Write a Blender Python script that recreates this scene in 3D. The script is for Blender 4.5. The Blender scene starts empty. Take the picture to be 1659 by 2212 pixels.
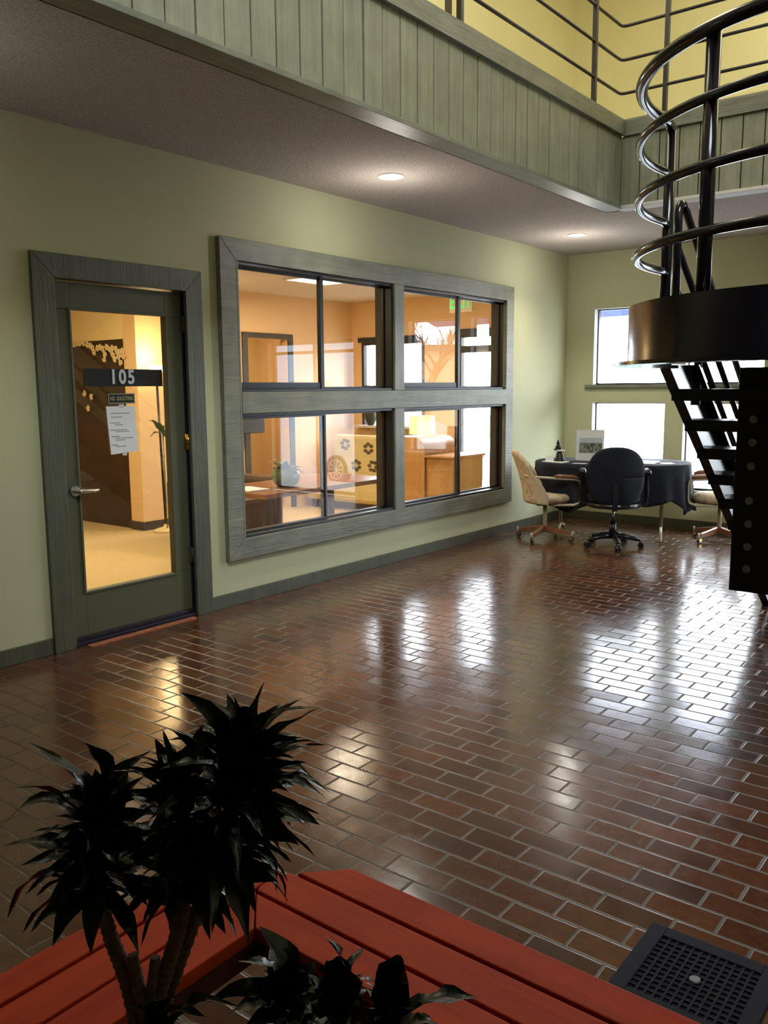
import bpy, math, random
from mathutils import Vector, Matrix
PI = math.pi
S = bpy.context.scene
COL = S.collection
random.seed(7)

# ------------------------------------------------------------------ camera
CAM = Vector((4.3396, 0.0, 1.468)); FPX = 1845.07
YAW, PITCH, ROLL = -0.6655, -0.1443, -0.0074
CF = Vector((math.sin(YAW)*math.cos(PITCH), math.cos(YAW)*math.cos(PITCH), math.sin(PITCH)))
_r = Vector((math.cos(YAW), -math.sin(YAW), 0)); _u = _r.cross(CF)
CR = math.cos(ROLL)*_r + math.sin(ROLL)*_u
CU = -math.sin(ROLL)*_r + math.cos(ROLL)*_u
cd = bpy.data.cameras.new('camera'); cam = bpy.data.objects.new('camera', cd); COL.objects.link(cam)
m = Matrix.Identity(4)
for i in range(3):
    m[i][0] = CR[i]; m[i][1] = CU[i]; m[i][2] = -CF[i]; m[i][3] = CAM[i]
cam.matrix_world = m
cd.sensor_fit = 'VERTICAL'; cd.sensor_height = 36; cd.sensor_width = 27; cd.lens = FPX*36/2212
cd.clip_start = 0.05; cd.clip_end = 200
S.camera = cam

def P(u, v, d):                       # a point seen at (u, v) of the 1659x2212 photograph, d metres deep
    return CAM + (CF + (u-829.5)/FPX*CR - (v-1106)/FPX*CU)*d

# ------------------------------------------------------------------ world, lights, exposure
S.view_settings.view_transform = 'Standard'; S.view_settings.look = 'None'
S.view_settings.exposure = -0.45; S.view_settings.gamma = 1.0
S.cycles.use_denoising = True
S.cycles.max_bounces = 8; S.cycles.transparent_max_bounces = 16; S.cycles.diffuse_bounces = 4
S.cycles.sample_clamp_indirect = 4.0; S.cycles.caustics_reflective = False; S.cycles.caustics_refractive = False
W = bpy.data.worlds.new('sky'); S.world = W; W.use_nodes = True
wb = W.node_tree.nodes['Background']; wb.inputs[0].default_value = (0.84, 0.92, 1.0, 1); wb.inputs[1].default_value = 28.0

def area(name, loc, rot, sx, sy, power, color, portal=False):
    l = bpy.data.lights.new(name, 'AREA'); l.shape = 'RECTANGLE'; l.size = sx; l.size_y = sy
    l.energy = power; l.color = color
    if portal: l.cycles.is_portal = True
    o = bpy.data.objects.new(name, l); COL.objects.link(o); o.location = loc; o.rotation_euler = rot
    return o
# daylight coming down through the atrium skylight
area('skylight_daylight', (5.6, .4, 6.25), (0, 0, 0), 2.4, 3.2, 1, (1, 1, 1), True)
# unseen fill lights added to brighten the upper storey
area('upper_fill_left', (1.0, 4.6, 6.0), (0, 0, 0), 1.2, 3.0, 110, (1.0, .93, .72))
area('upper_fill_far', (4.2, 7.9, 6.0), (0, 0, 0), 4.0, .8, 130, (1.0, .93, .72))
# portals at the far windows: they only guide the sky light
area('portal_a', (0.77, 8.99, 1.3), (-PI/2, 0, 0), 0.8, 2.1, 1, (1, 1, 1), True)
area('portal_b', (1.70, 8.99, 1.3), (-PI/2, 0, 0), 0.8, 2.1, 1, (1, 1, 1), True)
area('portal_c', (3.78, 8.99, 1.1), (-PI/2, 0, 0), 1.7, 2.2, 1, (1, 1, 1), True)

# ------------------------------------------------------------------ materials
class NT:
    def __init__(s, name):
        s.m = bpy.data.materials.new(name); s.m.use_nodes = True
        s.t = s.m.node_tree; s.b = s.t.nodes['Principled BSDF']; s.out = s.t.nodes['Material Output']
    def n(s, typ, **k):
        nd = s.t.nodes.new(typ)
        for a, b in k.items(): setattr(nd, a, b)
        return nd
    def l(s, a, b): s.t.links.new(a, b)
    def math(s, op, a, b=None, c=None):
        nd = s.n('ShaderNodeMath', operation=op)
        for i, x in enumerate((a, b, c)):
            if x is None: continue
            if isinstance(x, (int, float)): nd.inputs[i].default_value = x
            else: s.l(x, nd.inputs[i])
        return nd.outputs[0]
    def coord(s, scale=(1, 1, 1)):
        tc = s.n('ShaderNodeTexCoord'); mp = s.n('ShaderNodeMapping'); mp.inputs['Scale'].default_value = scale
        s.l(tc.outputs['Object'], mp.inputs[0]); return mp.outputs[0]
    def noise(s, vec, scale, detail=3, rough=.5):
        nd = s.n('ShaderNodeTexNoise'); nd.inputs['Scale'].default_value = scale
        nd.inputs['Detail'].default_value = detail; nd.inputs['Roughness'].default_value = rough
        s.l(vec, nd.inputs['Vector']); return nd
    def ramp(s, fac, stops):
        nd = s.n('ShaderNodeValToRGB'); cr = nd.color_ramp
        while len(cr.elements) < len(stops): cr.elements.new(0.5)
        for e, (p, c) in zip(cr.elements, stops):
            e.position = p; e.color = (*c, 1) if len(c) == 3 else c
        s.l(fac, nd.inputs[0]); return nd.outputs[0]
    def bump(s, h, strength, dist, normal=None):
        nd = s.n('ShaderNodeBump'); nd.inputs['Strength'].default_value = strength; nd.inputs['Distance'].default_value = dist
        s.l(h, nd.inputs['Height'])
        if normal is not None: s.l(normal, nd.inputs['Normal'])
        return nd.outputs[0]

def plain(name, col, rough=.5, metal=0., var=.12, scale=8, bump=0., bscale=60, stretch=(1, 1, 1), coat=0., spec=.5, sheen=0.):
    k = NT(name); b = k.b
    v = k.coord(stretch); nz = k.noise(v, scale, 4)
    lo = tuple(max(0, c*(1-var)) for c in col); hi = tuple(min(1, c*(1+var)) for c in col)
    k.l(k.ramp(nz.outputs[0], [(.3, lo), (.7, hi)]), b.inputs['Base Color'])
    b.inputs['Roughness'].default_value = rough; b.inputs['Metallic'].default_value = metal
    b.inputs['Coat Weight'].default_value = coat; b.inputs['Specular IOR Level'].default_value = spec
    b.inputs['Sheen Weight'].default_value = sheen
    if bump:
        n2 = k.noise(v, bscale, 5, .6); k.l(k.bump(n2.outputs[0], bump, .01), b.inputs['Normal'])
    return k.m

def emit(name, col, strength):
    k = NT(name); b = k.b
    b.inputs['Base Color'].default_value = (*col, 1); b.inputs['Emission Color'].default_value = (*col, 1)
    b.inputs['Emission Strength'].default_value = strength
    return k.m

def glass(name, tint=(1, 1, 1), ior=1.5):
    k = NT(name); t = k.t
    tr = k.n('ShaderNodeBsdfTransparent'); tr.inputs[0].default_value = (*tint, 1)
    gl = k.n('ShaderNodeBsdfGlossy'); gl.inputs['Roughness'].default_value = 0.0
    ge = k.n('ShaderNodeNewGeometry'); dt = k.n('ShaderNodeVectorMath', operation='DOT_PRODUCT')
    k.l(ge.outputs['Normal'], dt.inputs[0]); k.l(ge.outputs['Incoming'], dt.inputs[1])
    c1 = k.math('SUBTRACT', 1.0, k.math('ABSOLUTE', dt.outputs['Value']))
    fr = k.math('ADD', .09, k.math('MULTIPLY', k.math('POWER', c1, 5.0), .75))     # Schlick reflectance, same from both sides
    nz = k.noise(k.coord(), 1.6, 1); k.l(k.bump(nz.outputs[0], .08, .004), gl.inputs['Normal'])
    mx = k.n('ShaderNodeMixShader'); k.l(fr, mx.inputs[0]); k.l(tr.outputs[0], mx.inputs[1]); k.l(gl.outputs[0], mx.inputs[2])
    k.l(mx.outputs[0], k.out.inputs[0]); return k.m

def brick_floor():
    k = NT('waxed_brick_paving'); b = k.b
    tc = k.n('ShaderNodeTexCoord'); sp = k.n('ShaderNodeSeparateXYZ'); k.l(tc.outputs['Object'], sp.inputs[0])
    wob = k.noise(tc.outputs['Object'], 9, 2)
    wx = k.math('MULTIPLY', k.math('SUBTRACT', wob.outputs[0], .5), .006)
    L, H = .2035, .0982
    y = k.math('DIVIDE', k.math('ADD', k.math('SUBTRACT', sp.outputs[1], 1.920), wx), H)
    row = k.math('FLOOR', y); fy = k.math('SUBTRACT', y, row)
    par = k.math('MODULO', k.math('ABSOLUTE', row), 2.0)
    rn = k.n('ShaderNodeTexWhiteNoise', noise_dimensions='1D'); k.l(row, rn.inputs['W'])
    off = k.math('ADD', k.math('MULTIPLY', par, .5), k.math('MULTIPLY', k.math('SUBTRACT', rn.outputs[0], .5), .16))
    x = k.math('ADD', k.math('DIVIDE', k.math('ADD', k.math('SUBTRACT', sp.outputs[0], 3.227), wx), L), off)
    colm = k.math('FLOOR', x); fx = k.math('SUBTRACT', x, colm)
    ex = k.math('MULTIPLY', k.math('MINIMUM', fx, k.math('SUBTRACT', 1.0, fx)), L)
    ey = k.math('MULTIPLY', k.math('MINIMUM', fy, k.math('SUBTRACT', 1.0, fy)), H)
    e = k.math('MINIMUM', ex, ey)
    mr = k.n('ShaderNodeMapRange'); mr.interpolation_type = 'SMOOTHSTEP'
    mr.inputs[1].default_value = .0022; mr.inputs[2].default_value = .0065; k.l(e, mr.inputs[0])
    face = mr.outputs[0]
    cv = k.n('ShaderNodeCombineXYZ'); k.l(colm, cv.inputs[0]); k.l(row, cv.inputs[1])
    wn = k.n('ShaderNodeTexWhiteNoise', noise_dimensions='3D'); k.l(cv.outputs[0], wn.inputs['Vector'])
    bc = k.ramp(wn.outputs['Value'], [(0, (.058, .022, .011)), (.3, (.086, .030, .013)), (.6, (.108, .037, .014)), (.88, (.090, .034, .016)), (1, (.128, .043, .017))])
    big = k.noise(tc.outputs['Object'], 26, 5, .65)
    mx = k.n('ShaderNodeMix', data_type='RGBA', blend_type='MULTIPLY'); mx.inputs['Factor'].default_value = .7
    k.l(bc, mx.inputs['A']); k.l(k.ramp(big.outputs[0], [(.3, (.62, .6, .58)), (.75, (1.25, 1.2, 1.15))]), mx.inputs['B'])
    m2 = k.n('ShaderNodeMix', data_type='RGBA'); k.l(face, m2.inputs['Factor'])
    mort = k.ramp(k.noise(tc.outputs['Object'], 4, 3).outputs[0], [(.35, (.034, .022, .013)), (.7, (.075, .052, .030))])
    k.l(mort, m2.inputs['A']); k.l(mx.outputs['Result'], m2.inputs['B']); k.l(m2.outputs['Result'], b.inputs['Base Color'])
    rgh = k.noise(tc.outputs['Object'], 14, 4, .6)
    r1 = k.math('ADD', .11, k.math('MULTIPLY', rgh.outputs[0], .13))
    rr = k.math('ADD', k.math('MULTIPLY', r1, face), k.math('MULTIPLY', k.math('SUBTRACT', 1.0, face), .6))
    k.l(rr, b.inputs['Roughness']); b.inputs['Specular IOR Level'].default_value = .75
    b.inputs['IOR'].default_value = 1.52
    # every brick sits at a slightly different tilt
    sub = k.n('ShaderNodeVectorMath', operation='SUBTRACT'); k.l(wn.outputs['Color'], sub.inputs[0]); sub.inputs[1].default_value = (.5, .5, .5)
    sc = k.n('ShaderNodeVectorMath', operation='MULTIPLY'); k.l(sub.outputs[0], sc.inputs[0]); sc.inputs[1].default_value = (.018, .018, 0)
    ge = k.n('ShaderNodeNewGeometry'); ad = k.n('ShaderNodeVectorMath', operation='ADD'); k.l(ge.outputs['Normal'], ad.inputs[0]); k.l(sc.outputs[0], ad.inputs[1])
    nm = k.n('ShaderNodeVectorMath', operation='NORMALIZE'); k.l(ad.outputs[0], nm.inputs[0])
    fine = k.noise(tc.outputs['Object'], 55, 4, .6); wide = k.noise(tc.outputs['Object'], 11, 2)
    h = k.math('ADD', k.math('MULTIPLY', face, 1.0), k.math('ADD', k.math('MULTIPLY', fine.outputs[0], .022), k.math('MULTIPLY', wide.outputs[0], .28)))
    k.l(k.bump(h, .45, .0032, nm.outputs[0]), b.inputs['Normal'])
    return k.m

def rough_wood(name, c0, c1, axis, rough=.5, bump=.5, spec=.5):
    st = [26, 26, 26]; st[axis] = 1.6
    k = NT(name); v = k.coord(st); a = k.noise(v, 1.0, 6, .65); v2 = k.coord((3, 3, 3)); bnz = k.noise(v2, 2, 2)
    f = k.math('ADD', k.math('MULTIPLY', a.outputs[0], .6), k.math('MULTIPLY', bnz.outputs[0], .4))
    k.l(k.ramp(f, [(.32, c0), (.66, c1)]), k.b.inputs['Base Color'])
    k.b.inputs['Roughness'].default_value = rough; k.b.inputs['Specular IOR Level'].default_value = spec
    v3 = [60, 60, 60]; v3[axis] = 5; c = k.noise(k.coord(v3), 1.0, 5, .7)
    k.l(k.bump(c.outputs[0], bump, .006), k.b.inputs['Normal']); return k.m

def mottled(name, cols, scale, rough=.8, dist=0., bump=.2):
    k = NT(name); v = k.coord(); nz = k.noise(v, scale, 4, .6); nz.inputs['Distortion'].default_value = dist
    n_ = len(cols); k.l(k.ramp(nz.outputs[0], [(.3+.4*i/(n_-1), c) for i, c in enumerate(cols)]), k.b.inputs['Base Color'])
    k.b.inputs['Roughness'].default_value = rough
    k.l(k.bump(nz.outputs[0], bump, .01), k.b.inputs['Normal']); return k.m

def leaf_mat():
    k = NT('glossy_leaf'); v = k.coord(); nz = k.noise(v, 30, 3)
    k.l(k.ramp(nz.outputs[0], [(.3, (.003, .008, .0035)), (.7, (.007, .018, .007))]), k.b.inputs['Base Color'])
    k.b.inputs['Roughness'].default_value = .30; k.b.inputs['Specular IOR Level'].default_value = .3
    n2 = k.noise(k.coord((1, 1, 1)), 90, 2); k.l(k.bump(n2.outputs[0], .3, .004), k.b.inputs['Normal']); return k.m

M = {}
M['brick'] = brick_floor()
M['wall'] = plain('sage_wall_paint', (.50, .505, .315), .7, var=.03, scale=2, bump=.12, bscale=220)
M['upper_wall'] = plain('yellow_wall_paint', (.74, .69, .37), .7, var=.03, scale=2, bump=.1, bscale=200)
M['popcorn'] = plain('popcorn_ceiling', (.50, .43, .39), .95, var=.25, scale=90, bump=1.0, bscale=110)
M['plank'] = rough_wood('painted_rough_sawn_plank', (.17, .172, .12), (.30, .302, .215), 2, .42, .5)
M['board_y'] = rough_wood('painted_rough_board', (.115, .12, .088), (.225, .23, .175), 1, .40, .7)
M['board_z'] = rough_wood('painted_upright_board', (.115, .12, .088), (.225, .23, .175), 2, .42, .7)
M['board_x'] = rough_wood('painted_cross_board', (.115, .12, .088), (.225, .23, .175), 0, .42, .5)
M['door_paint'] = plain('olive_door_paint', (.085, .088, .050), .45, var=.06, bump=.1, bscale=120)
M['casing'] = rough_wood('olive_casing', (.050, .054, .032), (.092, .097, .058), 2, .45, .5)
M['white_trim'] = plain('white_trim_paint', (.62, .60, .57), .4, var=.03)
M['black_metal'] = plain('black_anodised_frame', (.012, .011, .014), .35, .3, var=.1)
M['jamb'] = plain('dark_brown_jamb', (.05, .038, .026), .6, var=.15)
M['glass'] = glass('window_glass')
M['steel'] = plain('dark_painted_steel', (.005, .004, .007), .20, .1, var=.2, scale=5, spec=.42)
M['steel_panel'] = plain('dark_matt_steel', (.0025, .0025, .005), .55, .0, var=.2, scale=5, spec=.3)
M['steel_tread'] = plain('black_steel_tread', (.003, .003, .006), .32, .0, var=.2, scale=5, spec=.35)
M['rail'] = plain('black_enamelled_tube', (.006, .005, .008), .14, .2, var=.1)
M['rail_brown'] = plain('brown_painted_tube', (.028, .02, .022), .38, .2, var=.1)
M['bolt'] = plain('grey_bolt_head', (.20, .21, .22), .45, .6, var=.2, scale=40)
M['bench'] = rough_wood('red_stained_board', (.36, .034, .011), (.56, .062, .017), 0, .55, .12, .15)
M['bench_y'] = rough_wood('red_stained_board_side', (.35, .033, .011), (.55, .060, .017), 1, .55, .12, .15)
M['bench_dark'] = plain('dark_stained_apron', (.075, .016, .010), .6, var=.25)
M['leaf'] = leaf_mat()
M['stem'] = plain('ringed_brown_stem', (.13, .072, .036), .8, var=.4, scale=60, bump=.6, bscale=80)
M['soil'] = plain('potting_soil', (.02, .013, .008), .95, var=.4, scale=60, bump=1, bscale=80)
M['pot'] = plain('dark_glazed_pot', (.03, .022, .02), .3, var=.2)
M['grate'] = plain('blue_black_iron', (.005, .005, .013), .7, .0, var=.2, spec=.2)
M['pit'] = plain('drain_bottom', (.003, .003, .004), .9)
M['tan'] = mottled('tan_marbled_upholstery', [(.30, .20, .10), (.52, .39, .24), (.64, .52, .36), (.36, .26, .15)], 9, .85, 1.2)
M['cream'] = plain('cream_enamel_tube', (.55, .47, .32), .35, .1, var=.06)
M['oak'] = rough_wood('brown_wood_armrest', (.16, .06, .025), (.30, .12, .05), 0, .35, .1)
M['brass'] = plain('brass_cup', (.80, .55, .20), .18, 1.0, var=.05)
M['navy'] = plain('navy_office_fabric', (.004, .006, .016), .85, var=.25, scale=60, bump=.3, bscale=300)
M['plastic'] = plain('black_moulded_plastic', (.006, .006, .009), .28, var=.1)
M['chrome'] = plain('grey_gas_lift', (.45, .46, .5), .25, .9, var=.05)
M['cloth'] = plain('dark_patterned_cloth', (.005, .006, .012), .85, var=.5, scale=22, bump=.4, bscale=60)
M['paper'] = plain('white_paper', (.78, .79, .80), .6, var=.02)
M['ink'] = plain('grey_print', (.22, .21, .20), .8)
M['landscape'] = mottled('printed_landscape_photo', [(.02, .035, .02), (.07, .10, .05), (.35, .36, .33), (.10, .12, .10)], 22, .4, 1.5, 0)
M['sky_print'] = plain('printed_pale_sky', (.52, .60, .66), .4, var=.1)
M['statue'] = plain('dark_bronze_figure', (.02, .018, .018), .35, .4, var=.3, scale=40)
M['sign_black'] = plain('black_sign_plate', (.002, .0015, .003), .7, var=.1)
M['sign_white'] = plain('white_sign_lettering', (.62, .66, .66), .4, var=.02)
M['sign_gold'] = plain('pale_gold_sign_lettering', (.42, .42, .24), .4, var=.02)
M['satin'] = plain('satin_chrome_handle', (.62, .62, .60), .28, 1.0, var=.04)
M['office_wall'] = plain('ochre_office_wall', (.80, .53, .27), .8, var=.03, scale=2)
M['office_yellow'] = plain('yellow_office_wall', (.84, .66, .33), .8, var=.03, scale=2)
M['office_ceiling'] = plain('white_ceiling_tile', (.72, .64, .52), .9, var=.05, scale=60, bump=.3)
M['carpet'] = plain('beige_carpet', (.56, .40, .19), .95, var=.18, scale=120, bump=.5, bscale=300)
M['dark_wood'] = plain('dark_brown_wood', (.030, .014, .010), .35, var=.3, scale=6)
M['maple'] = rough_wood('orange_maple_veneer', (.52, .26, .08), (.66, .36, .13), 2, .35, .05)
M['floral'] = plain('cream_sofa_fabric', (.62, .50, .24), .9, var=.06)
M['floral_leaf'] = plain('brown_floral_print', (.10, .06, .02), .9)
M['brown_fabric'] = plain('brown_leather', (.10, .05, .03), .5, var=.3)
M['shade'] = emit('lit_cream_lampshade', (1.0, .80, .30), 1.3)
M['bulb'] = emit('lit_warm_glass_bowl', (1.0, .80, .48), 9)
M['panel_light'] = emit('lit_ceiling_panel', (1.0, .88, .66), 5)
M['down_light'] = emit('lit_downlight_lens', (1.0, .96, .88), 24)
M['exit_green'] = emit('lit_green_letter', (.10, .75, .22), .9)
M['exit_body'] = plain('cream_exit_sign_body', (.80, .66, .40), .5)
M['vase'] = plain('green_glass_vase', (.10, .13, .04), .08, .2, var=.3)
M['petal'] = plain('cream_paper_flower', (.72, .56, .30), .8, var=.1)
M['plantgreen'] = plain('green_houseplant_leaf', (.06, .12, .03), .5, var=.3)
M['orange_strip'] = plain('worn_orange_threshold_strip', (.36, .12, .05), .6, var=.35, scale=30)
M['rubber'] = plain('blue_black_rubber', (.012, .010, .022), .4)
M['asphalt'] = plain('pale_wet_asphalt', (.50, .51, .53), .6, var=.1)
M['grass'] = plain('lawn_grass', (.10, .26, .04), .9, var=.3, scale=6)
M['white_car'] = plain('white_car_paint', (.80, .82, .84), .2, var=.01, coat=.6)
M['blue_car'] = plain('silver_blue_car_paint', (.22, .27, .36), .25, .3, var=.02, coat=.6)
M['car_glass'] = plain('dark_car_glass', (.10, .14, .16), .05, .2)
M['tyre'] = plain('black_tyre', (.02, .02, .02), .8)
M['alloy'] = plain('silver_alloy_wheel', (.62, .63, .65), .25, .8)
M['tail'] = plain('red_tail_light', (.55, .03, .02), .2)
M['awning'] = plain('blue_awning_canvas', (.015, .04, .22), .7, var=.15)
M['facade_blue'] = plain('pale_blue_facade', (.50, .66, .82), .8, var=.05)
M['facade_tan'] = plain('tan_facade', (.80, .60, .42), .8, var=.05)
M['bark'] = plain('brown_bark', (.14, .08, .05), .9, var=.3)
M['kraft'] = plain('tan_cardboard', (.45, .30, .16), .9)

# ------------------------------------------------------------------ mesh helpers
class MB:
    def __init__(s): s.v = []; s.f = []; s.mi = []; s.sm = []
    def add(s, vs, fs, mi=0, smooth=False):
        o = len(s.v); s.v += [tuple(x) for x in vs]
        for f in fs: s.f.append(tuple(i+o for i in f)); s.mi.append(mi); s.sm.append(smooth)
        return s
    def box(s, x0, x1, y0, y1, z0, z1, mi=0):
        vs = [(x, y, z) for x in (x0, x1) for y in (y0, y1) for z in (z0, z1)]
        return s.add(vs, [(0, 1, 3, 2), (4, 6, 7, 5), (0, 4, 5, 1), (2, 3, 7, 6), (0, 2, 6, 4), (1, 5, 7, 3)], mi)
    def prism(s, pts, vec, mi=0, smooth=False):    # planar outline extruded by vec
        n = len(pts); vec = Vector(vec); a = [Vector(p) for p in pts]; b = [p+vec for p in a]
        fs = [tuple(range(n-1, -1, -1)), tuple(range(n, 2*n))] 
        s.add(a+b, fs, mi)
        o = len(s.v)-2*n
        for i in range(n):
            j = (i+1) % n; s.f.append((o+i, o+j, o+n+j, o+n+i)); s.mi.append(mi); s.sm.append(smooth)
        return s
    def tube(s, pts, r, seg=12, mi=0, caps=True, square=False, closed=False):
        pts = [Vector(p) for p in pts]; n = len(pts); rr = r if isinstance(r, (list, tuple)) else [r]*n
        vs = []; up = None
        for i, p in enumerate(pts):
            if closed: t = pts[(i+1) % n]-pts[i-1]
            else: t = (pts[min(i+1, n-1)]-pts[max(i-1, 0)])
            t.normalize()
            if up is None:
                up = Vector((0, 0, 1)) if abs(t.z) < .9 else Vector((0, 1, 0))
            up = (up - t*up.dot(t)); up.normalize(); sd = t.cross(up)
            k = 4 if square else seg
            for j in range(k):
                a = 2*PI*j/k + (PI/4 if square else 0); q = rr[i]*(1.4142 if square else 1)
                vs.append(p + sd*math.cos(a)*q + up*math.sin(a)*q)
        k = 4 if square else seg; fs = []
        for i in range(n if closed else n-1):
            i2 = (i+1) % n
            for j in range(k):
                j2 = (j+1) % k; fs.append((i*k+j, i*k+j2, i2*k+j2, i2*k+j))
        s.add(vs, fs, mi, not square)
        if caps and not closed:
            o = len(s.v)-len(vs)
            s.f.append(tuple(o+j for j in range(k-1, -1, -1))); s.mi.append(mi); s.sm.append(False)
            s.f.append(tuple(o+(n-1)*k+j for j in range(k))); s.mi.append(mi); s.sm.append(False)
        return s
    def lathe(s, c, prof, seg=24, mi=0, sx=1, sy=1, capb=True, capt=True, smooth=True):
        c = Vector(c); vs = []; n = len(prof)
        for (r, z) in prof:
            for j in range(seg):
                a = 2*PI*j/seg; vs.append(c+Vector((r*sx*math.cos(a), r*sy*math.sin(a), z)))
        fs = [(i*seg+j, i*seg+(j+1) % seg, (i+1)*seg+(j+1) % seg, (i+1)*seg+j) for i in range(n-1) for j in range(seg)]
        s.add(vs, fs, mi, smooth); o = len(s.v)-len(vs)
        if capb and prof[0][0] > 1e-4: s.f.append(tuple(o+j for j in range(seg-1, -1, -1))); s.mi.append(mi); s.sm.append(False)
        if capt and prof[-1][0] > 1e-4: s.f.append(tuple(o+(n-1)*seg+j for j in range(seg))); s.mi.append(mi); s.sm.append(False)
        return s
    def ball(s, c, r, seg=12, rings=8, mi=0):
        rx, ry, rz = r if isinstance(r, (tuple, list)) else (r, r, r)
        prof = [(max(1e-5, math.sin(PI*i/rings)), -math.cos(PI*i/rings)*rz) for i in range(rings+1)]
        return s.lathe(c, prof, seg, mi, rx, ry, False, False)
    def grid(s, fn, nu, nv, mi=0, smooth=True, thick=None):
        vs = [Vector(fn(i/nu, j/nv)) for i in range(nu+1) for j in range(nv+1)]
        fs = [(i*(nv+1)+j, (i+1)*(nv+1)+j, (i+1)*(nv+1)+j+1, i*(nv+1)+j+1) for i in range(nu) for j in range(nv)]
        return s.add(vs, fs, mi, smooth)
    def xform(s, M4): s.v = [tuple(M4 @ Vector(v)) for v in s.v]; return s
    def build(s, name, mats, parent=None, bevel=0, solid=0, subsurf=0, origin=None):
        if not isinstance(mats, (list, tuple)): mats = [mats]
        me = bpy.data.meshes.new(name)
        ws = s.v
        o = bpy.data.objects.new(name, me); COL.objects.link(o)
        if parent is None and origin is None:
            xs = [v[0] for v in ws]; ys = [v[1] for v in ws]; zs = [v[2] for v in ws]
            origin = (0, 0, 0)
        me.from_pydata(ws, [], s.f); me.update()
        for mt in mats: me.materials.append(mt)
        for p, mi, sm in zip(me.polygons, s.mi, s.sm): p.material_index = mi; p.use_smooth = sm
        import bmesh
        bm = bmesh.new(); bm.from_mesh(me); bmesh.ops.recalc_face_normals(bm, faces=bm.faces); bm.to_mesh(me); bm.free()
        if solid:
            md = o.modifiers.new('thickness', 'SOLIDIFY'); md.thickness = solid; md.offset = 0
        if bevel:
            md = o.modifiers.new('bevel', 'BEVEL'); md.width = bevel; md.segments = 2; md.limit_method = 'ANGLE'; md.angle_limit = math.radians(50)
        if subsurf:
            md = o.modifiers.new('subdivision', 'SUBSURF'); md.levels = subsurf; md.render_levels = subsurf
        if parent is not None:
            o.parent = parent; o.matrix_parent_inverse = Matrix.Translation(-parent.location) if not parent.get('_rot') else parent.matrix_basis.inverted()
        return o

def tag(o, label, cat, group=None, kind=None):
    if label: o['label'] = label
    if cat: o['category'] = cat
    if group: o['group'] = group
    if kind: o['kind'] = kind
    return o
def thing(name, loc, label, cat, group=None, kind=None):
    o = bpy.data.objects.new(name, None); COL.objects.link(o); o.location = loc; o.empty_display_size = .1
    return tag(o, label, cat, group, kind)
def copy_tree(o, parent=None):
    c = o.copy(); COL.objects.link(c)
    if parent is not None: c.parent = parent
    for ch in [x for x in COL.objects if x.parent == o]: copy_tree(ch, c)
    return c
def struct(o, label=None):
    o['kind'] = 'structure'
    if label: o['label'] = label
    return o
def text_mb(txt, size, depth, fn, bold=0.0, sx=1.0, spacing=1.0):
    """lettering as a mesh; fn maps (x, y, z) of the text (x along the line, y up, z out) to the world"""
    cu = bpy.data.curves.new('t', 'FONT'); cu.body = txt; cu.size = size; cu.extrude = depth; cu.align_x = 'CENTER'; cu.align_y = 'CENTER'
    cu.offset = bold; cu.space_character = spacing; cu.resolution_u = 3
    o = bpy.data.objects.new('t', cu); COL.objects.link(o); bpy.context.view_layer.update()
    me = bpy.data.meshes.new_from_object(o.evaluated_get(bpy.context.evaluated_depsgraph_get()))
    b = MB(); b.add([fn(v.co.x*sx, v.co.y, v.co.z) for v in me.vertices], [tuple(p.vertices) for p in me.polygons])
    bpy.data.objects.remove(o); bpy.data.curves.remove(cu); bpy.data.meshes.remove(me)
    return b

def wall_cells(mb, fn, a0, a1, z0, z1, holes):
    """slab with rectangular holes; fn(a0,a1,z0,z1) adds one solid cell"""
    A = sorted({a0, a1} | {h[0] for h in holes} | {h[1] for h in holes}); Z = sorted({z0, z1} | {h[2] for h in holes} | {h[3] for h in holes})
    for i in range(len(A)-1):
        for j in range(len(Z)-1):
            ca, cz = (A[i]+A[i+1])/2, (Z[j]+Z[j+1])/2
            if ca < a0 or ca > a1 or cz < z0 or cz > z1: continue
            if any(h[0] < ca < h[1] and h[2] < cz < h[3] for h in holes): continue
            fn(A[i], A[i+1], Z[j], Z[j+1])

# ------------------------------------------------------------------ room shell
FARY = 8.83; CEIL = 2.88; SLAB = 3.20; ROOF = 6.1
DOOR = (2.634, 3.565, 0.0, 2.085)
WINS = {1: (3.95, 5.64, 1.447, 2.30), 2: (5.77, 7.48, 1.447, 2.30), 3: (3.95, 5.64, .455, 1.302), 4: (5.77, 7.48, .455, 1.302)}
floor = struct(MB().box(0.0, 8.0, -2.5, FARY, -.06, 0).build('floor', M['brick']), 'waxed reddish brown brick paving in running bond')
b = MB(); wall_cells(b, lambda a, c, z, w: b.box(-.15, 0, a, c, z, w), -2.5, FARY+.15, 0, CEIL+.02, [DOOR]+list(WINS.values()))
struct(b.build('wall_left', M['wall']))
FH = {5: (.318, 1.13, .55, 1.297), 6: (.318, 1.13, 1.485, 2.295), 7: (1.318, 2.085, .40, 1.297), 8: (1.318, 2.085, 1.485, 2.295), 9: (2.96, 4.60, 0.0, 2.13)}
OH = {10: (-2.94, -1.93, .95, 2.06), 11: (-1.42, -.62, 0.0, 2.10)}
b = MB(); wall_cells(b, lambda a, c, z, w: b.box(a, c, FARY, FARY+.15, z, w), 0, 8, 0, CEIL+.02, list(FH.values()))
struct(b.build('wall_far', M['wall']))
struct(MB().box(8, 8.15, -2.5, FARY, 0, ROOF).build('wall_right', M['wall']))
struct(MB().box(-.15, 8.15, -2.65, -2.5, 0, ROOF).build('wall_back', M['wall']))
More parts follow.
